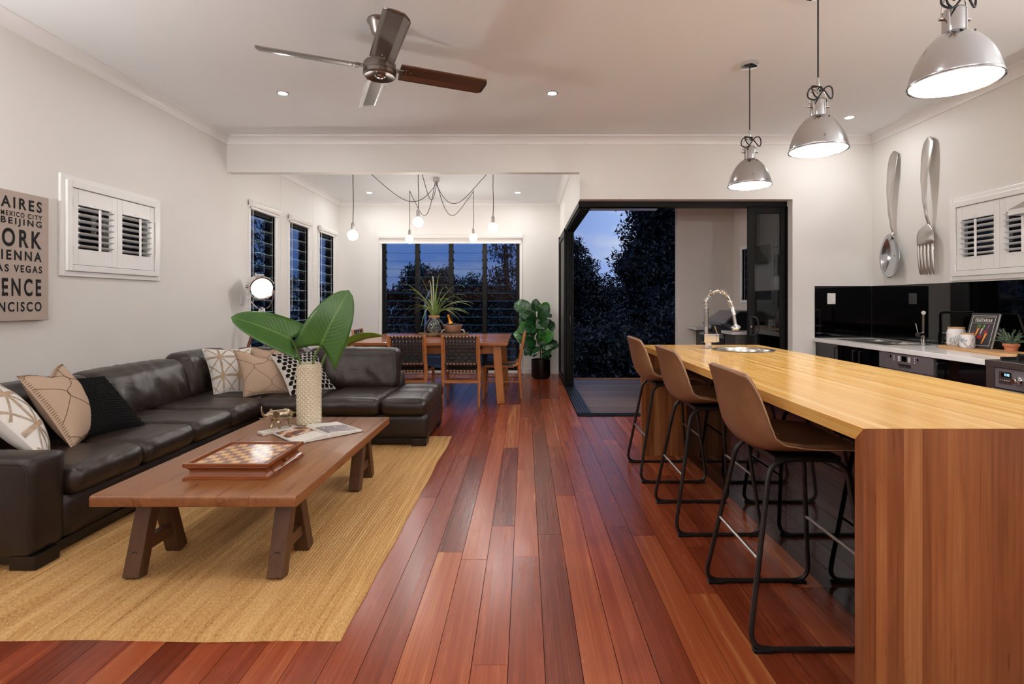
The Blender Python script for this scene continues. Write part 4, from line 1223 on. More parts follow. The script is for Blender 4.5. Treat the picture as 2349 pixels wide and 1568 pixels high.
big_leaf('broad green leaf drooping left over the sand cushions', img(668, 778, 3.52), img(531, 724, 3.36), (.22, -.8, .62), .165, (-1.51, 3.59, .50), img(688, 815, 3.57), curl=.05)
big_leaf('tallest broad green leaf, standing upright in the vase', img(735, 793, 3.60), img(799, 665, 3.62), (.12, -1, .10), .205, (-1.47, 3.62, .50), img(716, 820, 3.61), curl=.05, fold=.10)
big_leaf('small light green leaf seen edge on, pointing at the dining table', img(782, 803, 3.86), img(876, 764, 4.0), (-.25, .42, .9), .10, (-1.46, 3.59, .50), img(742, 800, 3.7), 'leaf_light', curl=.1, fold=.25)

# ------------------------------------------------------------ canvas with city names
ca = thing('canvas_print', 'beige canvas print of city names in worn black letters', 'picture', (XL + .002, 2.62, 1.146), PI / 2)
CW, CH = .915, .82
MB().box(0, -.038, 0, CW, 0, CH).build('canvas', 'canvas', ca, bevel=.004)
rows = [('BUENOS AIRES', .073, .711), ('MEXICO CITY', .032, .661), ('BEIJING', .054, .600), ('NEW YORK', .116, .469), ('VIENNA', .063, .386), ('LAS VEGAS', .047, .311), ('FLORENCE', .114, .159), ('SAN FRANCISCO', .064, .060)]
wid = {'BUENOS AIRES': .65, 'MEXICO CITY': .277, 'BEIJING': .277, 'NEW YORK': .70, 'VIENNA': .338, 'LAS VEGAS': .342, 'FLORENCE': .544, 'SAN FRANCISCO': .612}
for body, h_, z_ in rows:
    words = body.split(); tot = sum(len(q_) for q_ in words) + .75 * (len(words) - 1); x_ = CW - .048 - wid[body]
    for wd in words:
        ww = wid[body] * len(wd) / tot
        me = text_mesh(wd, ww * .985, h_); withmat(me, 'ink_worn')
        piece('lettering', me, ca, (x_, -.0385, z_ - .002), (PI / 2, 0, 0))
        x_ += ww + wid[body] * .75 / tot

# ------------------------------------------------------------ tripod lamp
tl = thing('tripod_floor_lamp', 'chrome searchlight floor lamp on a brown timber tripod behind the sofa', 'lamp', (-3.0, 5.98, 0))
Fc = Vector((.012, -.05, 1.42)); dv = Vector((.62, -.72, -.22)).normalized()
MB().lathe([(.112, -.012), (.136, -.012), (.139, .010), (.130, .020), (.114, .012)], 36, Fc, dv, closed=True).build('lens_ring', 'chrome', tl, True)
MB().lathe([(.124, 0), (.126, -.05), (.128, -.13), (.12, -.16), (.09, -.185), (.04, -.2), (0, -.202)], 36, Fc, dv).build('lamp_body', 'chrome', tl, True)
MB().lathe([(0, .008), (.06, .006), (.114, .000), (.114, -.006), (0, -.006)], 28, Fc, dv).build('lens', 'em_lens', tl, True)
hood = Fc - dv * .1 + Vector((0, 0, .125))
MB().bar(hood - dv * .05, hood + dv * .06, .08, .05).build('vent_hood', 'chrome', tl, bevel=.012, seg=3)
sd = dv.cross(Vector((0, 0, 1))).normalized()
pc = Fc - dv * .07
hub = Vector((-.005, 0, 1.175))
MB().tube(smoothpath([pc + sd * .14, pc + sd * .145 - Vector((0, 0, .08)), hub + sd * .07 + Vector((0, 0, .035)), hub + Vector((0, 0, .02)), hub - sd * .07 + Vector((0, 0, .035)), pc - sd * .145 - Vector((0, 0, .08)), pc - sd * .14], 6), .006, 8).build('yoke', 'chrome', tl, True)
for sg in (-1, 1): MB().tube([pc + sd * sg * .125, pc + sd * sg * .155], .014, 12).build('tilt_knob', 'chrome', tl)
MB().lathe([(0, .03), (.014, .03), (.014, .005), (.03, 0), (.034, -.03), (.02, -.05), (0, -.05)], 20, hub).build('tripod_head', 'chrome', tl, True)
M['mahog'] = wood('tripod_wood', [(.3, lin('#4f1f14')), (.8, lin('#7a3824'))], 2, 6.0, .3, 0, .2)
for fx, fy in ((-.21, -.42), (.30, -.34), (-.02, .42)):
    d_ = Vector((fx, fy, 0)).normalized()
    a = hub + d_ * .03 - Vector((0, 0, .02)); ft = Vector((fx, fy, .004))
    l = MB().tube([a, a.lerp(ft, .5), ft], [.016, .017, .012], 10).build('leg', 'mahog', tl, True)
    MB().tube([hub + d_ * .026 + Vector((0, 0, .012)), a.lerp(ft, .045)], [.013, .019], 10).build('leg_clamp', 'chrome', l, True)
# ------------------------------------------------------------ dining table and chairs
DZ = .765
dt = thing('dining_table', 'large square reddish timber dining table with splayed legs', 'table', (-1.217, 7.32, 0))
n = 7
for i in range(n):
    a = -.91 + 1.82 * i / n; b = -.91 + 1.82 * (i + 1) / n
    MB().box(-1.0, a + .0008, DZ - .04, 1.0, b - .0008, DZ).build('tabletop_plank', 'dtable', dt, bevel=.006)
for sx in (-1, 1):
    for sy in (-1, 1):
        MB().bar((sx * .915, sy * .80, 0), (sx * .86, sy * .765, DZ - .04), .095, .095, (0, 1, 0), .10, .10).build('leg', 'dleg', dt, bevel=.006)
for sy in (-1, 1): MB().box(-.83, sy * .77 - .014, DZ - .15, .83, sy * .77 + .014, DZ - .04).build('apron', 'dleg', dt, bevel=.003)
for sx in (-1, 1): MB().box(sx * .86 - .014, -.73, DZ - .15, sx * .86 + .014, .73, DZ - .04).build('apron', 'dleg', dt, bevel=.003)
for x in (-.55, .62):
    MB().box(x - .06, -.805, DZ - .095, x + .06, -.784, DZ - .06).build('drawer_pull', 'knot', dt, bevel=.008)

# woven strap chair; faces +y, back at -y
ch = thing('dining_chair', 'woven strap dining chair near the chaise end, front right of the table', 'chair', (-.776, 6.54, 0), 0, 'woven strap dining chairs')
HB = .435 / 2
def backpt(z): return -.215 - .085 * max(0, (z - .43) / .44) ** 1.1 - .03 * max(0, (.43 - z) / .43)
for sg in (-1, 1):
    x = sg * HB
    pts = [(x, backpt(z), z) for z in (0, .15, .30, .40, .47, .55, .65, .75, .84, .868)]
    MB().tube(pts, [.015, .0165, .019, .024, .024, .020, .018, .017, .0165, .010], 10, sx=1.0).build('back_post', 'chair', ch, True)
    xf = sg * (HB + .012)
    MB().tube([(xf, .245, 0), (xf, .235, .2), (xf, .228, .36), (xf, .225, .425)], [.0135, .016, .018, .018], 10).build('front_leg', 'chair', ch, True)
    MB().tube([(x, -.205, .47), (x, -.18, .435), (x, -.13, .42), (xf, .22, .425)], [.02, .02, .016, .016], 8).build('seat_rail', 'chair', ch, True)
    MB().tube([(x, -.235, .22), (xf, .235, .22)], .010, 8).build('stretcher', 'chair', ch)
MB().tube([(-HB, .225, .425), (HB, .225, .425)], .015, 8).build('seat_rail', 'chair', ch)
MB().tube([(-HB, -.205, .425), (HB, -.205, .425)], .015, 8).build('seat_rail', 'chair', ch)
MB().box(-HB, -.245, .285, HB, -.225, .318).build('stretcher', 'chair', ch, bevel=.003)
MB().box(-HB, .225, .245, HB, .245, .275).build('stretcher', 'chair', ch, bevel=.003)
for z, r in ((.845, .015), (.515, .014)):
    MB().tube([(-HB, backpt(z), z), (HB, backpt(z), z)], r, 8).build('back_rail', 'chair', ch)
for sg in (-1, 1): MB().tube([(sg * (HB - .025), backpt(.515), .515), (sg * (HB - .025), backpt(.845), .845)], .008, 6).build('back_frame', 'chair', ch)
m = MB(); nst = 10; w_ = .0285
for i in range(nst):
    x = -.185 + .37 * i / (nst - 1)
    for j in range(8):
        z0 = .525 + (.835 - .525) * j / 8; z1 = .525 + (.835 - .525) * (j + 1) / 8
        o = .003 if (i + j) % 2 else -.003
        m.bar((x, backpt(z0) + o, z0), (x, backpt(z1) + o, z1), w_, .0022, (0, 1, 0))
    for z, r in ((.845, .0175), (.515, .0165)):
        m.add([(x + dx, backpt(z) + r * math.cos(a), z + r * math.sin(a)) for dx in (-w_ / 2 + .003, w_ / 2 - .003) for a in [2 * PI * q / 8 for q in range(8)]], [(q, (q + 1) % 8, 8 + (q + 1) % 8, 8 + q) for q in range(8)])
for j in range(7):
    z = .548 + (.812 - .548) * j / 6
    for i in range(nst):
        o = -.003 if (i + j) % 2 else .003
        x0 = -.205 + .41 * i / nst
        m.bar((x0, backpt(z) + o, z), (x0 + .041, backpt(z) + o, z), .0022, .030, (0, 0, 1))
stuff(m.build('woven_back', 'strap', ch))
m = MB()
for i in range(nst):
    x = -.188 + .376 * i / (nst - 1)
    P = [(x, -.205 + .43 * t / 10, .4405 - .028 * math.sin(PI * t / 10)) for t in range(11)]
    for a, b in zip(P, P[1:]): m.bar(a, b, .031, .0025)
    for yy in (-.205, .225):
        m.add([(x + dx, yy + .0172 * math.cos(a), .425 + .0172 * math.sin(a)) for dx in (-w_ / 2 + .003, w_ / 2 - .003) for a in [2 * PI * q / 8 for q in range(8)]], [(q, (q + 1) % 8, 8 + (q + 1) % 8, 8 + q) for q in range(8)])
for j in range(9):
    y = -.17 + .36 * j / 8; z = .4435 - .028 * math.sin(PI * (y + .205) / .43)
    m.bar((-HB, y, z), (HB, y, z), .0025, .031, (0, 1, 0))
    for sg in (-1, 1): m.bar((sg * HB, y, .44), (sg * (HB + .018), y, .425), .0028, .031, (0, 1, 0)).bar((sg * (HB + .018), y, .425), (sg * HB, y, .408), .0028, .031, (0, 1, 0))
stuff(m.build('woven_seat', 'strap', ch))
dup(ch, (-1.42, 6.54, 0), 0, 'woven strap dining chair directly behind the sofa back, front left of the table')
dup(ch, (-.30, 7.05, 0), PI / 2, 'woven strap dining chair side on, between the table and the fig')
dup(ch, (-2.17, 6.98, 0), -PI / 2, 'woven strap dining chair at the left table side, mostly behind the tall leaf')
dup(ch, (-2.17, 7.68, 0), -PI / 2, 'woven strap dining chair at the left table side, nearer the wide window')

# trays, vase, bucket
def tray(name, label, loc, rx, ry, rz, h):
    t = thing(name, label, 'tray', loc, rz, 'woven trays on the dining table')
    prof = [(0, 0), (.86, 0), (1.0, h * .5), (1.0, h), (.94, h), (.90, h * .5), (.80, .012), (0, .012)]
    m = MB().lathe(prof, 36)
    for v in m.v: v.x *= rx; v.y *= ry
    m.build('tray_body', 'seagrass', t, True, 50)
    return t
tray('oval_tray', 'woven oval tray under the round glass vase', (-1.37, 7.62, DZ), .185, .15, 0, .05)
tray('oval_tray', 'woven oval tray under the pewter ice bucket', (-1.035, 7.52, DZ), .215, .15, .1, .05)
gv = thing('glass_vase', 'round clear glass vase with a rope collar on the left tray', 'vase', (-1.325, 7.62, DZ + .0125))
body = [(0, 0), (.095, 0), (.12, .02), (.142, .08), (.144, .12), (.125, .18), (.085, .23), (.07, .25), (.068, .29), (.074, .30)]
MB().lathe(body + [(r - .004, z + (.004 if i < 2 else 0)) for i, (r, z) in reversed(list(enumerate(body))) if r > .01] + [(0, .006)], 32).build('glass_body', 'clear_glass', gv, True, 180)
MB().lathe([(.070, .255), (.079, .26), (.080, .275), (.078, .29), (.070, .292)], 28, closed=True).build('rope_collar', 'rope', gv, True)
sp = thing('spider_plant', 'spiky pale green spider plant spilling from the glass vase', 'plant', (-1.325, 7.62, DZ + .02))
R = random.Random(21)
M['spider'] = bumped('spider_leaf', '#7f9a52', .4, 12, .0, .001, var=.3)
M['spider2'] = bumped('spider_leaf_grey', '#a3ac8c', .5, 12, .0, .001, var=.2)
tips = [(905, 655), (945, 630), (1012, 630), (935, 668), (1068, 660), (1090, 698), (1072, 680), (918, 672), (936, 690), (932, 708), (930, 722), (938, 735), (1076, 718), (1070, 738), (1055, 736), (965, 752), (1028, 664), (1004, 660), (983, 650), (1040, 672), (1050, 700), (960, 700), (1085, 705), (1045, 728), (950, 715), (975, 690), (1012, 690), (1062, 692), (992, 640), (1078, 722), (940, 680), (1030, 690)]
for i, (px, py) in enumerate(tips):
    Y = 7.62 + R.uniform(-.32, .32)
    T = img(px, py, Y) - Vector((-1.325, 7.62, DZ + .02))
    b0 = Vector((R.uniform(-.03, .03), R.uniform(-.03, .03), .25))
    side = Vector((T.x, T.y, 0)); ln = side.length
    up = max(T.z, .28) + .10 + .12 * R.random()
    pts = bez(b0, b0 + Vector((T.x * .12, T.y * .12, .16)), Vector((T.x * .6, T.y * .6, up)), T, 12)
    vs = []; 
    for k_, p in enumerate(pts):
        t = k_ / 12; w_ = .0115 * (1 - t ** 2.2) + .0008
        s_ = Vector((-side.y, side.x, 0)).normalized() if ln > .01 else Vector((1, 0, 0))
        if abs(s_.x) < .5: s_ = (s_ + Vector((.6, 0, .3))).normalized()
        vs += [p - s_ * w_, p + Vector((0, 0, -w_ * .7)), p + s_ * w_]
    m = MB().add(vs, [(3 * k_ + q, 3 * k_ + q + 1, 3 * k_ + q + 4, 3 * k_ + q + 3) for k_ in range(12) for q in (0, 1)])
    m.build('leaf', 'spider2' if i % 5 == 3 else 'spider', sp, True, 180)
MB().tube(smoothpath([(0, 0, .28), (.03, -.05, .18), (-.04, -.06, .08), (.01, -.05, .02)], 5), .006, 6).build('root_stalk', 'spider', sp)
ib = thing('ice_bucket', 'pewter ice bucket with side handles on the right tray', 'bucket', (-1.04, 7.52, DZ + .0125))
MB().lathe([(0, 0), (.095, 0), (.10, .006), (.128, .15), (.142, .152), (.143, .160), (.128, .160), (.122, .15), (.092, .012), (0, .012)], 36).build('bucket_body', 'bucket', ib, True)
for sg in (-1, 1):
    MB().tube(smoothpath([(sg * .118, -.03, .085), (sg * .155, -.03, .075), (sg * .165, -.03, .04), (sg * .165, .03, .04), (sg * .155, .03, .075), (sg * .118, .03, .085)], 4), .009, 8).build('handle', 'bucket', ib, True)
wb = thing('wine_bottle', 'dark bottle with orange foil neck tilted in the ice bucket', 'bottle', (-1.03, 7.53, DZ + .03))
ax = Vector((-.30, .05, 1)).normalized()
MB().lathe([(0, 0), (.034, .002), (.037, .01), (.037, .15), (.030, .175), (.016, .20), (0, .20)], 20, (0, 0, 0), ax).build('bottle_body', 'bottle', wb, True)
MB().lathe([(.0375, .158), (.031, .178), (.018, .205), (.0165, .225), (.0145, .27), (.0165, .275), (.0165, .292), (.010, .298), (0, .299)], 20, (0, 0, 0), ax).build('foil_cap', 'foil', wb, True)
cw = MB()
for i in range(16):
    a = R.uniform(0, 2 * PI); r = R.uniform(.05, .10)
    c = Vector((r * math.cos(a), r * math.sin(a), .135 + R.uniform(-.01, .03))); s_ = .020
    rot = Matrix.Rotation(R.uniform(0, 3), 3, Vector((R.random(), R.random(), R.random())).normalized())
    q = MB().box(-s_, -s_, -s_, s_, s_, s_); cw.add([c + rot @ v for v in q.v], q.f)
o = tag(link('ice_cubes', cw.mesh('ice_cubes'), 'clear_glass'), 'clear ice heaped in the pewter bucket', 'ice'); o.location = (-1.04, 7.52, DZ + .0125); stuff(o)

# ------------------------------------------------------------ fig in a pot
fp = thing('potted_fig', 'fiddle leaf fig with glossy leaves in a black pot by the stacked doors', 'plant', (.257, 8.68, 0))
MB().lathe([(0, .0), (.125, 0), (.125, .018), (.153, .022), (.157, .03), (.157, .312), (.150, .314), (.147, .305), (.147, .27), (0, .27)], 36).build('pot', 'pot_black', fp, True)
MB().lathe([(0, .272), (.147, .272)], 20).build('soil', 'bark', fp)
R = random.Random(4)
stems = [[(.0, 0, .27), (-.01, .01, .5), (-.03, .0, .75), (-.05, .02, 1.0), (-.03, .0, 1.2)], [(.02, 0, .27), (.03, -.02, .45), (.06, .0, .62), (.10, .02, .8)]]
for s_ in stems: MB().tube(smoothpath(s_, 5), .009, 7).build('stem', 'bark', fp, True)
# (attach px, tip px, bright)
FL = [((1228, 722), (1188, 700), 0), ((1226, 728), (1190, 722), 0), ((1222, 735), (1198, 738), 0), ((1226, 715), (1230, 685), 0), ((1235, 715), (1232, 690), 1), ((1240, 718), (1258, 693), 1), ((1240, 722), (1265, 725), 0), ((1238, 730), (1255, 700), 0), ((1230, 735), (1215, 716), 1), ((1228, 740), (1205, 735), 0),
      ((1234, 745), (1262, 738), 0), ((1236, 752), (1258, 732), 0), ((1246, 765), (1273, 744), 1), ((1232, 758), (1198, 752), 0), ((1228, 765), (1212, 748), 0), ((1234, 770), (1248, 760), 0), ((1244, 785), (1268, 762), 1), ((1246, 790), (1252, 748), 1), ((1222, 775), (1196, 740), 1), ((1222, 778), (1178, 764), 1),
      ((1230, 785), (1202, 785), 0), ((1228, 795), (1200, 812), 0), ((1236, 800), (1218, 815), 0), ((1246, 800), (1282, 790), 0), ((1248, 808), (1268, 806), 0), ((1244, 815), (1266, 815), 0), ((1240, 775), (1260, 770), 0), ((1226, 770), (1206, 762), 0), ((1242, 760), (1244, 735), 1), ((1236, 790), (1242, 765), 0), ((1248, 812), (1245, 818), 0), ((1234, 806), (1206, 800), 0), ((1240, 795), (1270, 792), 0), ((1226, 750), (1205, 768), 0)]
FL2 = [((a[0] + R.uniform(-5, 5), a[1] + R.uniform(-6, 6)), (b[0] + R.uniform(-12, 12), b[1] + R.uniform(-9, 9)), 0) for a, b, br in FL if R.random() < .75]
for i, (a, b, br) in enumerate(FL + FL2):
    ya = 8.68 + R.uniform(-.03, .03); yb = 8.68 + R.uniform(-.16, .10)
    A = img(*a, ya) - Vector((.257, 8.68, 0)); Bq = img(*b, yb) - Vector((.257, 8.68, 0))
    L = (Bq - A).length
    nr = Vector((R.uniform(-.5, .5), -1, R.uniform(.2, .9)))
    o = leaf_mb(A, Bq, nr, max(.055, L * .36), .04, .08, .12, 8, 10, 'fiddle', .006).build('leaf', 'fig2' if br else 'fig', fp, True, 180)

# ------------------------------------------------------------ island
HI = .91; T_ = .04
isl = thing('kitchen_island', 'long timber island bench with waterfall ends and black gloss panels', 'island', (0, 0, 0))
XA, XB, YA, YB_ = .958, 1.935, 1.481, 4.345
SC, SR = Vector((1.618, 3.885)), .205
R = random.Random(31)
xs = [XA]
while xs[-1] < XB - .025:
    xs.append(min(XB, xs[-1] + R.uniform(.024, .044)))
xs[-1] = XB
top = MB().box(XA + .004, YA + .05, HI - T_ - .002, XB - .004, SC.y - SR - .02, HI - T_ + .004).build('worktop', 'isl_side', isl)
for a, b in zip(xs, xs[1:]):
    def stave_mb(ya, yb, ma, mb_):
        return MB().add([(a, ya + (T_ if ma else 0), HI - T_), (b, ya + (T_ if ma else 0), HI - T_), (b, yb - (T_ if mb_ else 0), HI - T_), (a, yb - (T_ if mb_ else 0), HI - T_), (a, ya, HI), (b, ya, HI), (b, yb, HI), (a, yb, HI)],
                        [(0, 3, 2, 1), (4, 5, 6, 7), (0, 1, 5, 4), (1, 2, 6, 5), (2, 3, 7, 6), (3, 0, 4, 7)])
    hit = a < SC.x + SR and b > SC.x - SR
    if not hit:
        stave_mb(YA, YB_, True, True).build('stave', 'isl_top', top)
    else:
        ss = [a + (b - a) * i / 6 for i in range(7)]
        h_ = [math.sqrt(max(0, SR ** 2 - (q - SC.x) ** 2)) for q in ss]
        for poly in ([(a, YA), (b, YA)] + [(q, SC.y - e_) for q, e_ in reversed(list(zip(ss, h_)))], [(q, SC.y + e_) for q, e_ in zip(ss, h_)] + [(b, YB_), (a, YB_)]):
            pm = MB().prism(poly, HI - T_, HI)
            for v in pm.v:
                if v.z < HI - .01 and abs(v.y - YA) < 1e-6: v.y += T_
                if v.z < HI - .01 and abs(v.y - YB_) < 1e-6: v.y -= T_
            pm.build('stave', 'isl_top', top)
for yo, yi in ((YA, YA + T_), (YB_, YB_ - T_)):
    near = yo == YA
    pn = MB().box(XA + .003, min(yo, yi) + .004, 0, XB - .003, max(yo, yi) - .004, HI - T_ - .004).build('end_panel', 'isl_side', isl)
    x = XA
    while x < XB - .004:
        b = min(XB, x + R.uniform(.026, .052))
        if XB - b < .015: b = XB
        MB().add([(x, yo, 0), (b, yo, 0), (b, yi, 0), (x, yi, 0), (x, yo, HI - (0 if not near else .0004)), (b, yo, HI - (0 if not near else .0004)), (b, yi, HI - T_), (x, yi, HI - T_)],
                 [(0, 3, 2, 1), (4, 5, 6, 7), (0, 1, 5, 4), (1, 2, 6, 5), (2, 3, 7, 6), (3, 0, 4, 7)] if near else [(0, 1, 2, 3), (7, 6, 5, 4), (4, 5, 1, 0), (5, 6, 2, 1), (6, 7, 3, 2), (7, 4, 0, 3)]).build('stave', 'isl_side', pn)
        x = b
ys = [YA + T_, 2.06, 2.66, 3.26, 3.82, YB_ - T_]
for a, b in zip(ys, ys[1:]):
    MB().box(1.325, a + .0012, .0, 1.345, b - .0012, HI - T_ - .001).build('back_panel', 'black_gloss', isl, bevel=.0015)
    MB().box(1.90, a + .0012, .1, 1.918, b - .0012, HI - T_ - .02).build('door', 'black_gloss', isl, bevel=.0015)
MB().box(1.345, YA + T_, .02, 1.90, SC.y - .27, HI - T_ - .01).box(1.345, SC.y - .27, .02, 1.90, YB_ - T_, .60).build('carcass', 'black_metal', isl)

sk_ = thing('round_sink', 'round stainless steel sink set in the island top', 'sink', (SC.x, SC.y, HI))
MB().lathe([(.196, .001), (.220, .0012), (.222, .003), (.218, .005), (.198, .0045), (.194, .001), (.190, -.02), (.182, -.14), (.165, -.155), (.03, -.165), (0, -.165)], 48).build('bowl', 'stain_sink', sk_, True, 60)
MB().lathe([(0, -.160), (.038, -.160), (.04, -.164), (0, -.164)], 20).build('drain', 'chrome', sk_)

tp = thing('spring_tap', 'chrome spring neck kitchen tap standing beside the round sink', 'tap', (1.392, 4.0, HI))
MB().box(-.024, -.024, 0, .024, .024, .048).build('base_block', 'chrome', tp, bevel=.002)
MB().box(-.034, -.028, .048, .062, .028, .112).build('body_block', 'chrome', tp, bevel=.003)
lv = MB().box(.062, -.02, .05, .086, .02, .112).build('lever', 'chrome', tp, bevel=.004)
MB().bar((.076, 0, .106), (.05, -.02, .172), .018, .008, (1, 0, 0)).build('lever_arm', 'chrome', lv, bevel=.002)
MB().tube([(-.008, 0, .112), (-.008, 0, .165)], .017, 14).build('collar', 'chrome', tp, True)
m = MB()
for i in range(22): m.tube([(-.008 + .0155 * math.cos(a * PI / 6), .0155 * math.sin(a * PI / 6), .17 + i * .0068) for a in range(12)], .0033, 5, True)
m.tube([(-.008, 0, .165), (-.008, 0, .32)], .013, 12); m.build('coil_column', 'chrome', tp, True)
arc = smoothpath([(-.008, 0, .31), (-.008, 0, .36), (.015, 0, .41), (.06, 0, .437), (.11, 0, .435), (.155, 0, .40), (.178, -.01, .345), (.186, -.015, .31)], 8)
MB().tube(arc, .0085, 10).build('hose', 'chrome', tp, True)
m = MB(); sp_ = []
L_ = len(arc); turns = 17
for i in range(turns * 10 + 1):
    t = i / (turns * 10) * (L_ - 1); j = min(int(t), L_ - 2); p = arc[j].lerp(arc[j + 1], t - j); d = (arc[j + 1] - arc[j]).normalized()
    a_ = d.cross(Vector((0, 1, 0))).normalized(); b_ = d.cross(a_)
    q = 2 * PI * i / 10; sp_.append(p + a_ * .0185 * math.cos(q) + b_ * .0185 * math.sin(q))
MB().tube(sp_, .0028, 5).build('spring', 'chrome', tp, True)
hd = Vector((.186, -.015, .315)); dd = Vector((.14, -.06, -1)).normalized()
MB().lathe([(0, -.005), (.014, -.005), (.017, .0), (.017, .05), (.019, .052), (.019, .058), (.016, .06), (.015, .12), (.016, .135), (.03, .145), (.036, .155), (.035, .168), (.02, .175), (0, .176)], 20, hd, dd).build('spray_head', 'chrome', tp, True)

# ------------------------------------------------------------ bar stools
st = thing('bar_stool', 'tan leather bucket bar stool nearest the front of the island', 'stool', (1.045, 2.13, 0), 0, 'tan leather bar stools at the island')
PR = [(.235, .690, .165, 0, 0), (.225, .708, .19, 0, .004), (.15, .716, .212, 0, .016), (.03, .706, .222, .0, .03), (-.08, .698, .224, .012, .05), (-.155, .712, .222, .04, .05), (-.198, .762, .217, .065, .035), (-.222, .84, .211, .072, .008), (-.238, .92, .204, .062, -.002), (-.252, .985, .196, .046, -.01), (-.258, 1.012, .184, .036, -.018)]
NU = 12
path = smoothpath([Vector((a, b, 0)) for a, b, *_ in PR], 3)
def shell(i, j, off=0.0):
    u = 2 * i / NU - 1; t = j / 3; k_ = min(int(t), len(PR) - 2); f_ = t - k_
    A, Bq = PR[k_], PR[k_ + 1]
    hw_, wx, wz = (A[q] + (Bq[q] - A[q]) * f_ for q in (2, 3, 4))
    p = path[min(j, len(path) - 1)]
    return Vector((p.x + wx * abs(u) ** 2.6, u * hw_, p.y + wz * abs(u) ** 2.6))
NJ = (len(PR) - 1) * 3 + 1
o = MB().grid(lambda i, j: shell(i, j), NU + 1, NJ, flip=True).build('seat_shell', 'tan', st, True, 180, solid=.024, sub=1)
o.modifiers['solid'].offset = 0
for i in (0, NU):
    pts = [shell(i, j) + Vector((0, 0, 0)) for j in range(NJ)]
    pts = [p + Vector((-.010 if j > 15 else 0, (.011 if i else -.011), -.006 if j <= 15 else 0)) for j, p in enumerate(pts)]
    MB().tube(pts, .0022, 5).build('edge_stitching', 'thread', st, True)
def outer(i, j): 
    a = shell(i, j); b = shell(i, min(j + 1, NJ - 1)) - shell(i, max(j - 1, 0)); c_ = shell(min(i + 1, NU), j) - shell(max(i - 1, 0), j)
    return a - c_.cross(b).normalized() * -.0135
MB().tube([outer(i, 17) for i in range(0, NU + 1)], .0026, 5).build('back_seam', 'seam', st, True)
for sg in (-1, 1):
    lp = fillet([(-.235, sg * .235, .0095), (-.118, sg * .150, .672), (.165, sg * .150, .672), (.235, sg * .235, .0095)], .075, True, 6)
    MB().tube(lp, .0098, 8, True).build('sled_leg', 'stool_frame', st, True)
    for x in (-.185, .185):
        MB().bar((x - .035, sg * .233, .007), (x + .035, sg * .233, .007), .028, .014).build('foot_pad', 'black_metal', st, bevel=.003)
tt = .315 / .672
for x0, x1, nm in ((-.235, -.118, 'back_bar'), (.235, .165, 'footrest')):
    x = x0 + (x1 - x0) * tt; y = .235 + (.150 - .235) * tt
    MB().tube([(x, -y, .315), (x, y, .315)], .0075, 8).build(nm, 'chrome_bar', st, True)
MB().box(-.10, -.15, .664, .15, .15, .682).build('seat_plate', 'stool_frame', st)
dup(st, (1.045, 3.065, 0), 0, 'middle tan leather bucket bar stool at the island')
dup(st, (1.035, 3.895, 0), 0, 'tan leather bucket bar stool nearest the open sliding door')
# ------------------------------------------------------------ kitchen along the right wall
KZ = .875; XF = 3.135
wt = MB()
slab(wt, XF, XR - .006, 3.566, YW - .006, [(3.26, 3.66, 4.75, 5.06), (3.26, 3.66, 5.10, 5.42)], lambda m, a, b, c, d: m.box(a, c, KZ - .04, b, d, KZ))
tag(wt.build('kitchen_worktop', 'worktop', bevel=.003), 'long white worktop along the kitchen wall', 'worktop')
def cabinet(y0, y1, label, doors, hs, group='black gloss base cabinets'):
    t = thing('base_cabinet', label, 'cabinet', (0, 0, 0), 0, group)
    MB().box(XF + .05, y0 + .001, .1, XR - .01, y1 - .001, KZ - .0405 if y1 < 4.4 else .60).build('carcass', 'black_metal', t)
    MB().box(XF + .07, y0 + .001, 0, XF + .085, y1 - .001, .1).build('kickboard', 'black_metal', t)
    w_ = (y1 - y0) / doors
    for i in range(doors):
        a = y0 + i * w_
        d = MB().box(XF + .03, a + .0015, .105, XF + .05, a + w_ - .0015, KZ - .044).build('door', 'black_gloss', t, bevel=.0015)
        hy = a + (.05 if hs[i] < 0 else w_ - .05)
        MB().tube(fillet([(XF + .03, hy, KZ - .075), (XF - .004, hy, KZ - .075), (XF - .004, hy, KZ - .26), (XF + .03, hy, KZ - .26)], .012), .006, 8).build('handle', 'black_metal', d, True)
    return t
cabinet(5.25, YW - .01, 'black gloss base cabinet in the corner by the white wall', 1, [-1])
cabinet(4.66, 5.25, 'double door black gloss base cabinet under the kitchen sink', 2, [1, -1])
cabinet(3.566, 4.03, 'black gloss base cabinet between dishwasher and cooker', 1, [1])
# dishwasher
dw = thing('dishwasher', 'grey steel dishwasher with control panel under the white worktop', 'dishwasher', (0, 0, 0))
y0, y1 = 4.035, 4.655
MB().box(XF + .05, y0, .1, XR - .02, y1, KZ - .0405).build('tub', 'black_metal', dw)
MB().box(XF + .02, y0 + .002, .105, XF + .05, y1 - .002, KZ - .185).build('door', 'dark_steel', dw, bevel=.003)
MB().box(XF + .07, y0, 0, XF + .085, y1, .1).build('kickboard', 'black_metal', dw)
cpn = MB(); cx = (y0 + y1) / 2
slab(cpn, y0 + .002, y1 - .002, KZ - .18, KZ - .046, [(cx - .075, cx + .075, KZ - .165, KZ - .128)], lambda m, a, b, c, d: m.box(XF + .012, a, c, XF + .05, b, d))
cpn = cpn.build('control_panel', 'dark_steel', dw, bevel=.002)
MB().box(XF + .045, cx - .075, KZ - .165, XF + .05, cx + .075, KZ - .128).build('recess', 'steel', cpn)
MB().bar((XF + .012, cx - .07, KZ - .128), (XF + .012, cx + .07, KZ - .128), .012, .01).build('handle_lip', 'steel', cpn, bevel=.003)
MB().box(XF + .010, cx - .028, KZ - .105, XF + .0125, cx + .028, KZ - .062).build('display', 'black_glass', cpn)
bt = MB()
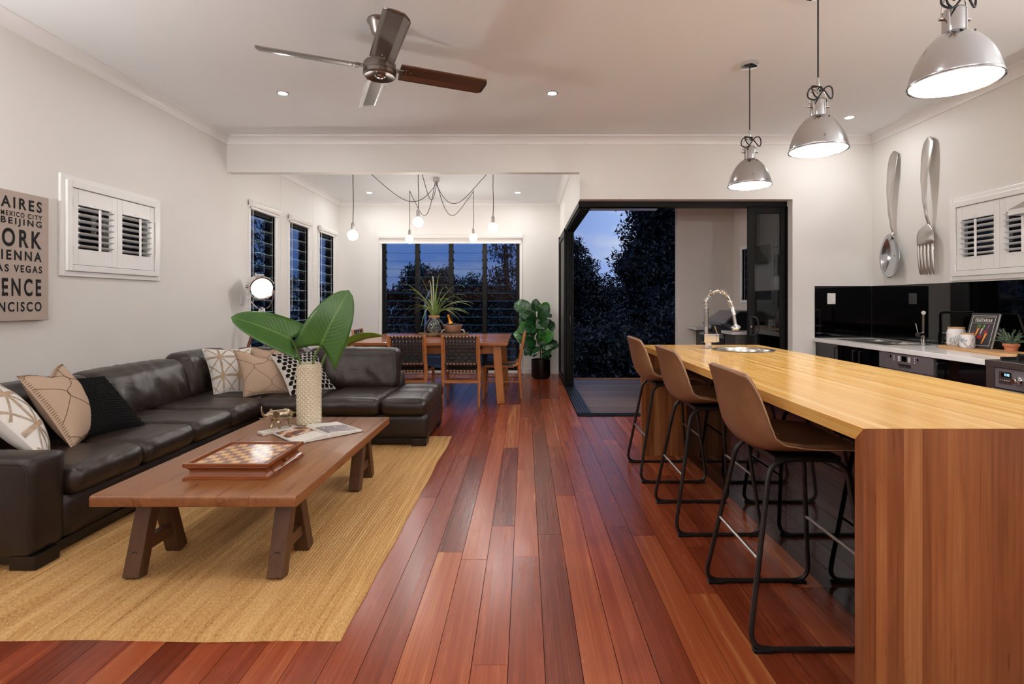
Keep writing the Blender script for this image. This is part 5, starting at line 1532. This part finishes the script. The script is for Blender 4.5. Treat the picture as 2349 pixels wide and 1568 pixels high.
for sg in (-1, 1):
    for i in range(4):
        for j in range(2): bt.box(XF + .009, cx + sg * (.052 + j * .013) - .005, KZ - .064 - i * .011 - .008, XF + .0125, cx + sg * (.052 + j * .013) + .005, KZ - .064 - i * .011)
bt.build('button_block', 'white', cpn)
for sg in (-1, 1):
    MB().lathe([(0, .004), (.011, .004), (.012, 0), (0, 0)], 16, (XF + .012, cx + sg * .155, KZ - .075), (-1, 0, 0)).build('knob', 'chrome', cpn)
    for i in range(3): MB().lathe([(0, .003), (.005, .003), (.005, 0), (0, 0)], 10, (XF + .012, cx + sg * .118, KZ - .066 - i * .018), (-1, 0, 0)).build('button', 'white', cpn)
# cooker
ck = thing('range_cooker', 'stainless steel range cooker with digital clock at the frame edge', 'cooker', (0, 0, 0))
y0, y1 = 2.66, 3.56; xf = XF - .03
MB().box(xf + .06, y0, .1, XR - .01, y1, KZ - .03).build('body', 'steel', ck)
MB().box(xf + .02, y0, KZ - .04, XR - .01, y1, KZ + .002).build('hob_top', 'steel', ck, bevel=.003)
MB().box(xf + .03, y1 - .06, .1, xf + .06, y1, KZ - .04).build('side_trim', 'steel', ck, bevel=.002)
MB().box(xf + .03, y0, .1, xf + .06, y0 + .06, KZ - .04).build('side_trim', 'steel', ck, bevel=.002)
pnl = MB().box(xf + .035, y0 + .062, KZ - .175, xf + .06, y1 - .062, KZ - .044).build('control_panel', 'dark_steel', ck, bevel=.003)
MB().box(xf + .03, y1 - .19, KZ - .145, xf + .036, y1 - .095, KZ - .06).build('clock_frame', 'steel', pnl, bevel=.008)
ds = MB().box(xf + .028, y1 - .18, KZ - .10, xf + .031, y1 - .115, KZ - .068).build('clock_display', 'black_glass', pnl)
me = text_mesh('5:05', .034, .017); withmat(me, emitm('blue_digits', (.05, .5, 1, 1), 3.0))
piece('digits', me, pnl, (xf + .0275, y1 - .141, KZ - .092), (PI / 2, 0, -PI / 2))
for i in range(5): MB().sphere((xf + .029, y1 - .108 - i * .016, KZ - .122), .005, 8, 6).build('button', 'chrome', pnl)
for i in range(6):
    MB().lathe([(.026, 0), (.027, .008), (.020, .012), (.018, .04), (.016, .043), (0, .043)], 22, (xf + .035, y1 - .235 - i * .088, KZ - .112), (-1, 0, 0)).build('knob', 'chrome', pnl, True)
od = MB().box(xf + .01, y0 + .062, .16, xf + .06, y1 - .062, KZ - .18).build('oven_door', 'steel', ck, bevel=.004)
MB().box(xf + .006, y0 + .15, .25, xf + .011, y1 - .15, KZ - .30).build('oven_window', 'black_glass', od)
MB().tube([(xf - .03, y0 + .1, KZ - .225), (xf - .03, y1 - .1, KZ - .225)], .012, 12).build('door_handle', 'chrome', od, True)
for (bx, by) in [(3.32, 3.40), (3.60, 3.40), (3.32, 3.11), (3.60, 3.11), (3.32, 2.82), (3.60, 2.82)]:
    g = MB()
    MB().lathe([(0, 0), (.045, 0), (.045, .012), (.03, .018), (0, .018)], 20, (bx, by, KZ + .002)).build('burner', 'black_metal', ck, True)
    for a in range(4):
        c_, s_ = math.cos(a * PI / 2), math.sin(a * PI / 2)
        g.bar((bx + c_ * .03, by + s_ * .03, KZ + .036), (bx + c_ * .115, by + s_ * .115, KZ + .036), .012, .014).bar((bx + c_ * .115, by + s_ * .115, KZ + .002), (bx + c_ * .115, by + s_ * .115, KZ + .043), .014, .012, (1, 0, 0))
    g.bar((bx - .12, by - .12, KZ + .012), (bx + .12, by - .12, KZ + .012), .012, .02).bar((bx - .12, by + .12, KZ + .012), (bx + .12, by + .12, KZ + .012), .012, .02)
    g.build('pan_support', 'black_metal', ck)
# rangehood
rh = thing('range_hood', 'steel canopy range hood above the cooker, cut by the frame edge', 'range hood', (0, 0, 0))
a, b = y0, y1 + .02
lo = [(3.30, a), (XR - .002, a), (XR - .002, b), (3.30, b)]; hi = [(3.50, (a + b) / 2 - .16), (XR - .002, (a + b) / 2 - .16), (XR - .002, (a + b) / 2 + .16), (3.50, (a + b) / 2 + .16)]
MB().add([(x, y, 1.895) for x, y in lo] + [(x, y, 2.10) for x, y in hi], [(0, 1, 5, 4), (1, 2, 6, 5), (2, 3, 7, 6), (3, 0, 4, 7), (4, 5, 6, 7)]).build('canopy', 'satin', rh)
MB().box(3.30, a, 1.855, XR - .002, b, 1.895).build('front_lip', 'satin', rh, bevel=.002)
MB().box(3.50, (a + b) / 2 - .16, 2.10, XR - .002, (a + b) / 2 + .16, ZC - .002).build('flue', 'satin', rh)
# splashback
sb = thing('splashback', 'long black glass splashback behind the white worktop and cooker', 'splashback', (0, 0, 0))
MB().box(XR - .006, 4.62, KZ, XR - .0005, YW - .007, 1.437).build('glass_panel', 'black_glass', sb)
MB().box(XR - .006, 2.3, KZ, XR - .0005, 4.618, 1.437).build('glass_panel', 'black_glass', sb)
sb = thing('splashback', 'short black glass splashback on the end wall, carrying the switch plate', 'splashback', (0, 0, 0))
MB().box(3.16, YW - .006, KZ, XR - .0065, YW - .0005, 1.437).build('glass_panel', 'black_glass', sb)
# kitchen sink and mixer
ks = thing('kitchen_sink', 'stainless double bowl sink in the white worktop', 'sink', (0, 0, KZ))
m = MB(); slab(m, 3.235, 3.685, 4.70, 5.47, [(3.27, 3.65, 4.76, 5.05), (3.27, 3.65, 5.11, 5.41)], lambda q, a, b, c, d: q.box(a, c, .0, b, d, .004))
m.build('rim', 'stain_sink', ks)
for ya, yb in ((4.76, 5.05), (5.11, 5.41)):
    m = MB(); A = [(3.27, ya), (3.65, ya), (3.65, yb), (3.27, yb)]; Bq = [(3.30, ya + .03), (3.62, ya + .03), (3.62, yb - .03), (3.30, yb - .03)]
    m.add([(x, y, .003) for x, y in A] + [(x, y, -.17) for x, y in Bq], [(4, 5, 6, 7), (0, 1, 5, 4), (1, 2, 6, 5), (2, 3, 7, 6), (3, 0, 4, 7)])
    m.build('bowl', 'stain_sink', ks)
mx = thing('mixer_tap', 'chrome lever mixer tap behind the kitchen sink', 'tap', (3.66, 4.86, KZ + .004))
mx.location.x = 3.70
MB().lathe([(0, 0), (.026, 0), (.026, .004), (.02, .008), (.02, .075), (0, .075)], 20).build('base', 'chrome', mx, True)
MB().tube(fillet([(0, 0, .04), (0, 0, .29), (-.13, -.17, .29)], .03), .0125, 12).build('spout', 'chrome', mx, True)
MB().lathe([(0, 0), (.017, 0), (.017, .03), (0, .03)], 16, (-.122, -.16, .29), (-.6, -.78, 0)).build('spout_end', 'chrome', mx, True)
lv = MB().tube([(.01, .012, .085), (-.095, -.05, .085)], .019, 14).build('lever_body', 'chrome', mx, True)
MB().tube([(-.085, -.045, .095), (-.105, -.045, .19)], .005, 8).build('lever', 'chrome', lv, True)
# serving board and what stands on it
bd = thing('serving_board', 'long rounded timber serving board on the white worktop', 'board', (3.59, 4.10, KZ), math.radians(-8))
bw_, bl_ = .125, .43
out = []
for (cx_, cy_, a0) in ((bw_ - .09, -bl_ + .09, -90), (bw_ - .1, bl_ - .1, 0), (-bw_ + .1, bl_ - .1, 90), (-bw_ + .09, -bl_ + .09, 180)):
    out += [(cx_ + .09 * math.cos(math.radians(a0 + q * 15)), cy_ + .09 * math.sin(math.radians(a0 + q * 15))) for q in range(7)]
wb_ = wood('serving_board_wood', [(.2, lin('#a9794c')), (.5, lin('#c3935f')), (.85, lin('#d9b184'))], 1, 5.0, .4, 0, .3)
n = len(out)
ed = [-bw_, -.045, .04, bw_]
MB().prism(out, 0, .022).build('board', wb_, bd, bevel=.004)
BZ = KZ + .022
def jar(name, label, loc, r, h):
    t = thing(name, label, 'jar', loc, 0, 'marbled ceramic jars')
    MB().lathe([(0, 0), (r * .86, 0), (r * .97, h * .06), (r, h * .15), (r * .99, h * .72), (r * .9, h * .86), (r * .84, h * .90), (r * .84, h * .93), (0, h * .93)], 32).build('jar_body', 'marbled', t, True)
    MB().lathe([(0, h * .93), (r * .88, h * .93), (r * .89, h * .95), (r * .89, h * .985), (r * .86, h), (0, h)], 28).build('lid', wb_, t, True)
jar('ceramic_jar', 'taller marbled white jar with timber lid on the serving board', (3.625, 4.40, BZ), .066, .158)
jar('ceramic_jar', 'shorter marbled white jar with timber lid in front of the taller one', (3.548, 4.20, BZ), .051, .118)
bk2 = thing('cookbook', 'dark vegetarian cookbook standing up behind the jars', 'book', (3.60, 4.175, BZ + .002), math.radians(-82))
H_, W_, TH = .29, .215, .026
lean = Matrix.Rotation(math.radians(-17), 3, 'X')
def LB(m_): return MB().add([lean @ v for v in m_.v], m_.f)
LB(MB().box(-W_ / 2, 0, 0, W_ / 2, .003, H_).box(-W_ / 2, TH - .003, 0, W_ / 2, TH, H_).box(-W_ / 2, .003, 0, -W_ / 2 + .003, TH - .003, H_)).build('cover', 'ink_dark', bk2)
LB(MB().box(-W_ / 2 + .003, .003, .003, W_ / 2 - .004, TH - .003, H_ - .003)).build('pages', 'paper', bk2)
fr_ = MB()
fa, fb, fz0, fz1 = -W_ / 2 + .016, W_ / 2 - .016, .022, H_ - .022
for q in ((fa, fz0, fb, fz0 + .003), (fa, fz1 - .003, fb, fz1), (fa, fz0, fa + .003, fz1), (fb - .003, fz0, fb, fz1), (fa + .01, fz1 - .062, fb - .01, fz1 - .0605), (fa + .01, fz1 - .014, fb - .01, fz1 - .0125)): fr_.box(q[0], -.0006, q[1], q[2], 0, q[3])
LB(fr_).build('cover_border', 'paper', bk2)
me = text_mesh('VEGETARIAN', .135, .028); withmat(me, 'paper')
for v in me.vertices: v.co = lean @ Vector((v.co.x - .0675, -.0008, v.co.y + fz1 - .052))
piece('title', me, bk2, (0, 0, 0))
def blob(pts, col, nm):
    pts = [(a_ * .92, .028 + (b_ - .03) * .84) for a_, b_ in pts]
    LB(MB().prism(pts, -.0012, 0, 'y')).build(nm, pmat(nm + '_print', col, .5), bk2)
def carrot(cx_, z0, z1, w_, col, tilt):
    P = [(cx_ + tilt * t + w_ * (.25 + .75 * t) * s_, z0 + (z1 - z0) * t) for s_, ts in ((-1, (0, .3, .6, .9, 1)), (1, (1, .9, .6, .3, 0))) for t in ts]
    return P
blob(carrot(-.045, .085, .19, .009, 0, .02), '#e08a2c', 'carrot'); blob(carrot(.03, .04, .145, .010, 0, .02), '#e9902f', 'carrot')
blob([(-.002 + .020 * math.cos(a * PI / 8), .105 + .019 * math.sin(a * PI / 8)) for a in range(16)], '#b3222e', 'beetroot')
blob([(.042 + .016 * math.cos(a * PI / 8), .155 + .018 * math.sin(a * PI / 8)) for a in range(16)], '#8c2030', 'beetroot')
blob(carrot(-.062, .10, .155, .008, 0, .0), '#8a1f4a', 'radish'); blob(carrot(-.055, .05, .11, .007, 0, -.01), '#a3262f', 'radish')
for cx_, z0, z1, c_ in ((-.022, .188, .222, '#6f9a3e'), (.0, .13, .19, '#e8b9c4'), (.012, .175, .225, '#7fb04c'), (-.04, .19, .23, '#4f8a3a'), (.05, .175, .225, '#b0407a')): blob(carrot(cx_, z0, z1, .006, 0, .008), c_, 'stalk')
hp = thing('potted_herb', 'small grey green herb in a terracotta pot on the serving board', 'plant', (3.655, 3.935, BZ))
MB().lathe([(0, 0), (.036, 0), (.042, .036), (.049, .036), (.051, .055), (.046, .056), (.044, .045), (0, .045)], 28).build('pot', 'terracotta', hp, True)
R = random.Random(8); m = MB(); 
for i in range(46):
    a = R.uniform(0, 2 * PI); e_ = R.uniform(.15, 1.35); L = R.uniform(.09, .135)
    d_ = Vector((math.cos(a) * math.cos(e_), math.sin(a) * math.cos(e_), math.sin(e_)))
    b0 = Vector((R.uniform(-.02, .02), R.uniform(-.02, .02), .046))
    m.tube([b0, b0 + d_ * L * .5 + Vector((0, 0, .012)), b0 + d_ * L], .0012, 4)
    for k_ in range(22):
        t = .25 + .75 * k_ / 22; p = b0 + d_ * L * t + Vector((0, 0, .012 * math.sin(PI * t)))
        q = Vector((R.uniform(-1, 1), R.uniform(-1, 1), R.uniform(-.4, 1))).normalized(); w_ = q.cross(d_).normalized() * .0022
        m.add([p - w_, p + q * .014, p + w_], [(0, 1, 2)])
stuff(m.build('foliage', 'herb', hp))

# wall spoon and fork
def sweep(name, label, loc, prof, cross):
    pass
sn = thing('wall_spoon', 'giant silver spoon hung on the kitchen wall', 'wall decor', (XR, 5.33, 1.52), -PI / 2, 'giant cutlery on the wall')
fk = thing('wall_fork', 'giant silver fork hung on the kitchen wall left of the shutters', 'wall decor', (XR, 4.868, 1.52), -PI / 2, 'giant cutlery on the wall')
# local x along the wall, -y into the room, z up
def handle(z0, z1, y0):
    """flat handle widening towards the rounded top"""
    st_ = [(0, .015, y0 - .008), (.12, .017, y0 - .032), (.3, .024, y0 - .05), (.55, .046, y0 - .05), (.78, .067, y0 - .03), (.92, .070, y0 - .01), (.98, .05, y0 - .004), (1.0, .012, y0 - .003)]
    m = MB(); rows = []
    N_ = 30
    def at(t):
        for a, b in zip(st_, st_[1:]):
            if t <= b[0]:
                f_ = (t - a[0]) / (b[0] - a[0]); f_ = f_ * f_ * (3 - 2 * f_) if b[0] < .9 else math.sqrt(f_) if b[1] < a[1] and False else f_
                return a[1] + (b[1] - a[1]) * f_, a[2] + (b[2] - a[2]) * f_
        return st_[-1][1:]
    def P(i, j):
        t = j / N_; w_, y = at(t); a = 2 * PI * i / 12
        if t > .9: w_ = .070 * math.sqrt(max(0.01, 1 - ((t - .9) / .102) ** 2))
        return Vector((w_ * math.cos(a), y + .010 * math.sin(a), z0 + (z1 - z0) * t))
    m.grid(P, 12, N_ + 1, cu=True)
    return m
handle(.42, 1.28, -.025).build('handle', 'satin', sn, True, 180)
m = MB(); NR, NA = 10, 28
def bowlp(i, j):
    a = 2 * PI * i / NA; r = j / NR
    zz = .225 * math.sin(a) * r; k_ = 1 - .22 * math.sin(a) * 1
    xx = .148 * math.cos(a) * r * (k_ if math.sin(a) > 0 else 1 + .06 * math.sin(a) * -1)
    return Vector((xx, -.075 + .060 * (1 - r ** 2), .215 + zz))
m.grid(bowlp, NA, NR + 1, cu=True)
o = m.build('bowl', 'polished', sn, True, 180, solid=.006)
MB().tube([(0, -.03, .445), (0, -.07, .40), (0, -.075, .37)], [.017, .02, .012], 10).build('neck', 'satin', sn, True)
handle(.46, 1.28, -.025).build('handle', 'satin', fk, True, 180)
m = MB()
hd_ = [(0.0, .100, -.055), (.06, .101, -.060), (.11, .099, -.060), (.15, .086, -.055), (.18, .052, -.048), (.20, .022, -.038), (.215, .015, -.03)]
def fp_(i, j):
    z, w_, y = hd_[j]; u = i / 10 * 2 - 1
    return Vector((w_ * u, y - .008 * (1 - u * u), .26 + z))
m.grid(fp_, 11, len(hd_), flip=True)
m.build('fork_head', 'satin', fk, True, 180, solid=.008)
for i in range(5):
    x = -.083 + .0415 * i; y = -.055 - .008 * (1 - (x / .1) ** 2)
    MB().tube([(x, y, .275), (x, y - .004, .2), (x * .98, y + .004, .08), (x * .96, y + .014, .012), (x * .96, y + .016, 0)], [.0145, .0145, .013, .011, .006], 10).build('tine', 'satin', fk, True)

# ------------------------------------------------------------ patio bench and barbecue
pb = thing('patio_bench', 'outdoor kitchen bench with pale stone top on the patio', 'bench', (0, 0, 0))
MB().box(2.30, 7.04, .885, 2.95, 7.415, .92).build('bench_top', 'bench_stone', pb, bevel=.003)
MB().box(2.38, 6.02, .885, 2.95, 6.36, .92).build('bench_top', 'bench_stone', pb, bevel=.003)
MB().box(2.93, 6.02, .92, 2.952, 7.41, 1.10).build('upstand', 'bench_front', pb)
for ya, yb in ((6.02, 6.34), (7.06, 7.41)): MB().box(2.42, ya, -.02, 2.95, yb, .885).build('cabinet', 'bench_front', pb)
bq = thing('barbecue', 'grey hooded gas barbecue built into the patio bench', 'barbecue', (0, 0, 0))
ya, yb = 6.37, 7.03
MB().box(2.42, ya, -.02, 2.92, yb, .88).build('cabinet', 'bbq_dark', bq, bevel=.004)
MB().prism([(2.50, .93), (2.42, 1.0), (2.47, 1.06), (2.60, 1.155), (2.90, 1.16), (2.92, .93)], ya + .02, yb - .02, 'y').build('hood', 'bbq', bq, bevel=.012, seg=3)
MB().prism([(2.505, .935), (2.43, 1.0), (2.475, 1.055), (2.60, 1.15), (2.895, 1.155), (2.915, .935)], ya + .004, ya + .02, 'y').build('hood_side', 'bbq_dark', bq)
MB().prism([(2.515, .975), (2.46, 1.01), (2.50, 1.05), (2.61, 1.135), (2.89, 1.14), (2.895, 1.155), (2.60, 1.15), (2.475, 1.055), (2.43, 1.0), (2.505, .935)], ya - .006, ya + .004, 'y').build('side_rim', 'steel', bq)
MB().tube([(2.385, ya + .03, .985), (2.385, yb - .03, .985)], .013, 12).build('hood_handle', 'steel', bq, True)
for y in (ya + .06, yb - .06): MB().tube([(2.385, y, .985), (2.44, y, .99)], .008, 8).build('handle_post', 'steel', bq)
MB().prism([(2.47, .90), (2.34, .86), (2.33, .83), (2.47, .80)], ya, yb, 'y').build('control_panel', 'bbq', bq, bevel=.003)
for i in range(4): MB().lathe([(0, .04), (.022, .036), (.026, 0), (0, 0)], 16, (2.40, ya + .1 + i * .15, .88), (-.3, 0, 1)).build('knob', 'bbq_dark', bq, True)
MB().box(2.49, ya + .02, .89, 2.9, yb - .02, .935).build('grill_body', 'bbq_dark', bq)

# ------------------------------------------------------------ garden trees beyond the glass
def tree(label, x, y, ztop, blobs, n, leaf, trunk=True, seed=1, group='dark trees in the garden', leaf_core=True):
    """blobs: (dx, dy, z, rx, rz)"""
    t = thing('garden_tree', label, 'tree', (x, y, -1.0), 0, group)
    R = random.Random(seed); m = MB(); vs = m.v; fs = m.f
    tot = sum(b[3] ** 2 * b[4] for b in blobs)
    for dx, dy, z, rx, rz in blobs:
        for i in range(int(n * rx * rx * rz / tot)):
            while True:
                q = Vector((R.uniform(-1, 1), R.uniform(-1, 1), R.uniform(-1, 1)))
                if .2 < q.length < 1: break
            q = q.normalized() * q.length ** .45
            lump = .75 + .45 * noise.noise(Vector((q.x * 2.2 + seed, q.y * 2.2, q.z * 2.2)))
            c = Vector((dx + q.x * rx * lump, dy + q.y * rx * lump, z + 1.0 + q.z * rz * lump))
            a = Vector((R.gauss(0, 1), R.gauss(0, 1), R.gauss(0, 1) - .4)).normalized(); b = a.cross(Vector((R.gauss(0, 1), R.gauss(0, 1), R.gauss(0, 1)))).normalized()
            s_ = leaf * R.uniform(.6, 1.3); o = len(vs)
            vs += [c - b * s_ * .28, c + a * s_ * .45 - b * s_ * .05, c + a * s_, c + b * s_ * .28 + a * s_ * .3]
            fs.append((o, o + 1, o + 2, o + 3))
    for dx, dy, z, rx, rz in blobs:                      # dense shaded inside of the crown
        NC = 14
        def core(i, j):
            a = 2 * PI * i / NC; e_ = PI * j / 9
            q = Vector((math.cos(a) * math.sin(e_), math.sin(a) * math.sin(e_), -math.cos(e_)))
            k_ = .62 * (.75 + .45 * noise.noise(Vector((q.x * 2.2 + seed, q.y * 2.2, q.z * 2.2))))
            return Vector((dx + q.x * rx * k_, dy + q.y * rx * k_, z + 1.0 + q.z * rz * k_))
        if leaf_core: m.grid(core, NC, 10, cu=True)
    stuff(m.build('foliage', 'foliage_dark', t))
    if trunk:
        z = blobs[0][2] + 1.0
        MB().tube([(0, 0, 0), (.05, .03, z * .5), (blobs[0][0] * .5, blobs[0][1] * .5, z)], [.2, .15, .08], 8).build('trunk', 'bark', t, True)
        for k_, b in enumerate(blobs[:4]): MB().tube([(.04, .02, z * .45), (b[0] * .6, b[1] * .6, b[2] + .6), (b[0], b[1], b[2] + 1.2)], [.09, .05, .02], 6).build('branch', 'bark', t, True)
    return t
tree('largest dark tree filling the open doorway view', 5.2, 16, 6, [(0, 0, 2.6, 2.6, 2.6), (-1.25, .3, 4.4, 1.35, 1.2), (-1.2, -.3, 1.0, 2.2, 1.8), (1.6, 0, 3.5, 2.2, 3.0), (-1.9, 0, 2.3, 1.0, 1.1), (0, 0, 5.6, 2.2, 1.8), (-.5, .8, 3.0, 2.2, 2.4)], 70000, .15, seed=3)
tree('smaller dark tree at the left edge of the doorway view', 2.05, 21, 4, [(0, 0, 2.2, 1.2, 1.4), (.9, 0, .8, 1.7, 1.7), (-.6, 0, .4, 1.6, 1.3), (.0, 0, 3.4, .5, .6)], 24000, .15, seed=5)
tree('low dark shrubs under the trees in the doorway view', 4.2, 13.0, 2, [(-1.6, 0, .0, 1.5, 1.2), (0, 0, .4, 1.6, 1.5), (1.8, 0, .6, 1.8, 1.7), (3.5, 0, .8, 2, 2.0), (-2.6, .4, .0, 1.2, 1.1)], 34000, .13, False, seed=6)
tree('rounded dark tree left of centre through the wide louvre window', -6.3, 31, 4, [(0, 0, 2.6, 1.35, 1.25), (-.7, 0, 1.7, 1.2, 1.0), (.8, 0, 2.2, 1.0, 1.2), (0, 0, .6, 1.6, 1.2)], 6000, .2, seed=7)
tree('dark tree in the middle of the wide louvre window', -4.75, 31, 4, [(0, 0, 2.3, 1.1, 1.35), (.9, 0, 1.7, .8, 1.1), (-.4, 0, .8, 1.2, 1.2)], 5000, .2, seed=8)
tree('broad dark tree right of centre through the wide louvre window', -2.9, 30, 3, [(0, 0, 1.9, 1.1, 1.2), (1.0, 0, 1.6, 1.1, 1.2), (-.6, 0, 1.0, 1.0, 1.1), (.2, 0, .4, 1.6, 1.0)], 5500, .2, seed=9)
tree('tall open crowned tree in the right bay of the wide louvre window', -.75, 20, 5, [(0, 0, 3.4, .8, 1.0), (-.35, 0, 2.3, .45, .45), (.25, 0, 1.9, .9, 1.2), (.1, 0, .6, 1.0, 1.1), (0, 0, 5.0, .9, 1.0)], 6000, .14, seed=10, leaf_core=False)
hg = thing('garden_hedge', 'long dark hedge behind the lawn, under the tree line', 'hedge', (-3.2, 27, -1.0))
R = random.Random(12); m = MB()
for i in range(15000):
    c = Vector((R.uniform(-5.5, 4.2), R.uniform(-.6, .6), 0)); hz = 2.75 + .35 * noise.noise(Vector((c.x * .7, 0, 1))) + .25 * noise.noise(Vector((c.x * 2.5, 0, 5)))
    c.z = hz * (1 - R.random() ** 2)
    a = Vector((R.gauss(0, 1), R.gauss(0, 1), R.gauss(0, 1))).normalized(); b = a.cross(Vector((R.gauss(0, 1), R.gauss(0, 1), 1))).normalized(); s_ = .2
    o = len(m.v); m.v += [c - b * s_ * .3, c + a * s_ * .5, c + a * s_ * .9 + b * s_ * .2, c + b * s_ * .3]; m.f.append((o, o + 1, o + 2, o + 3))
stuff(m.build('foliage', 'foliage_dark', hg))
tree('dark feathery tree outside the tall louvre windows', -7.4, 13.2, 5, [(0, 0, 2.0, 1.3, 2.0), (-.9, .6, 3.4, 1.0, 1.0), (.5, 1.4, 1.0, 1.4, 1.6), (1.1, 3.0, .8, 1.2, 1.3)], 16000, .12, seed=14, leaf_core=False)
tree('low dark bushes outside the tall louvre windows', -5.8, 12.0, 2, [(0, 0, -.1, 1.0, 1.0), (-1.2, .8, .2, 1.2, 1.2), (.3, 2.0, .1, 1.0, 1.1), (-2.4, -.4, .3, 1.2, 1.3)], 6000, .15, False, seed=15)
tree('dark tree outside the shutters on the sofa wall', -7.5, 9.2, 4, [(0, 0, 2.2, 1.6, 1.5), (.6, -1.2, 1.2, 1.2, 1.2)], 5000, .2, seed=16)
lp = thing('garden_pole', 'thin bent pale pole on the lawn seen through the wide louvre window', 'pole', (-3.25, 17, -1.0))
MB().tube([(0, 0, 0), (0, 0, 2.3), (.16, 0, 2.62)], .035, 8).build('pole', 'bench_stone', lp)
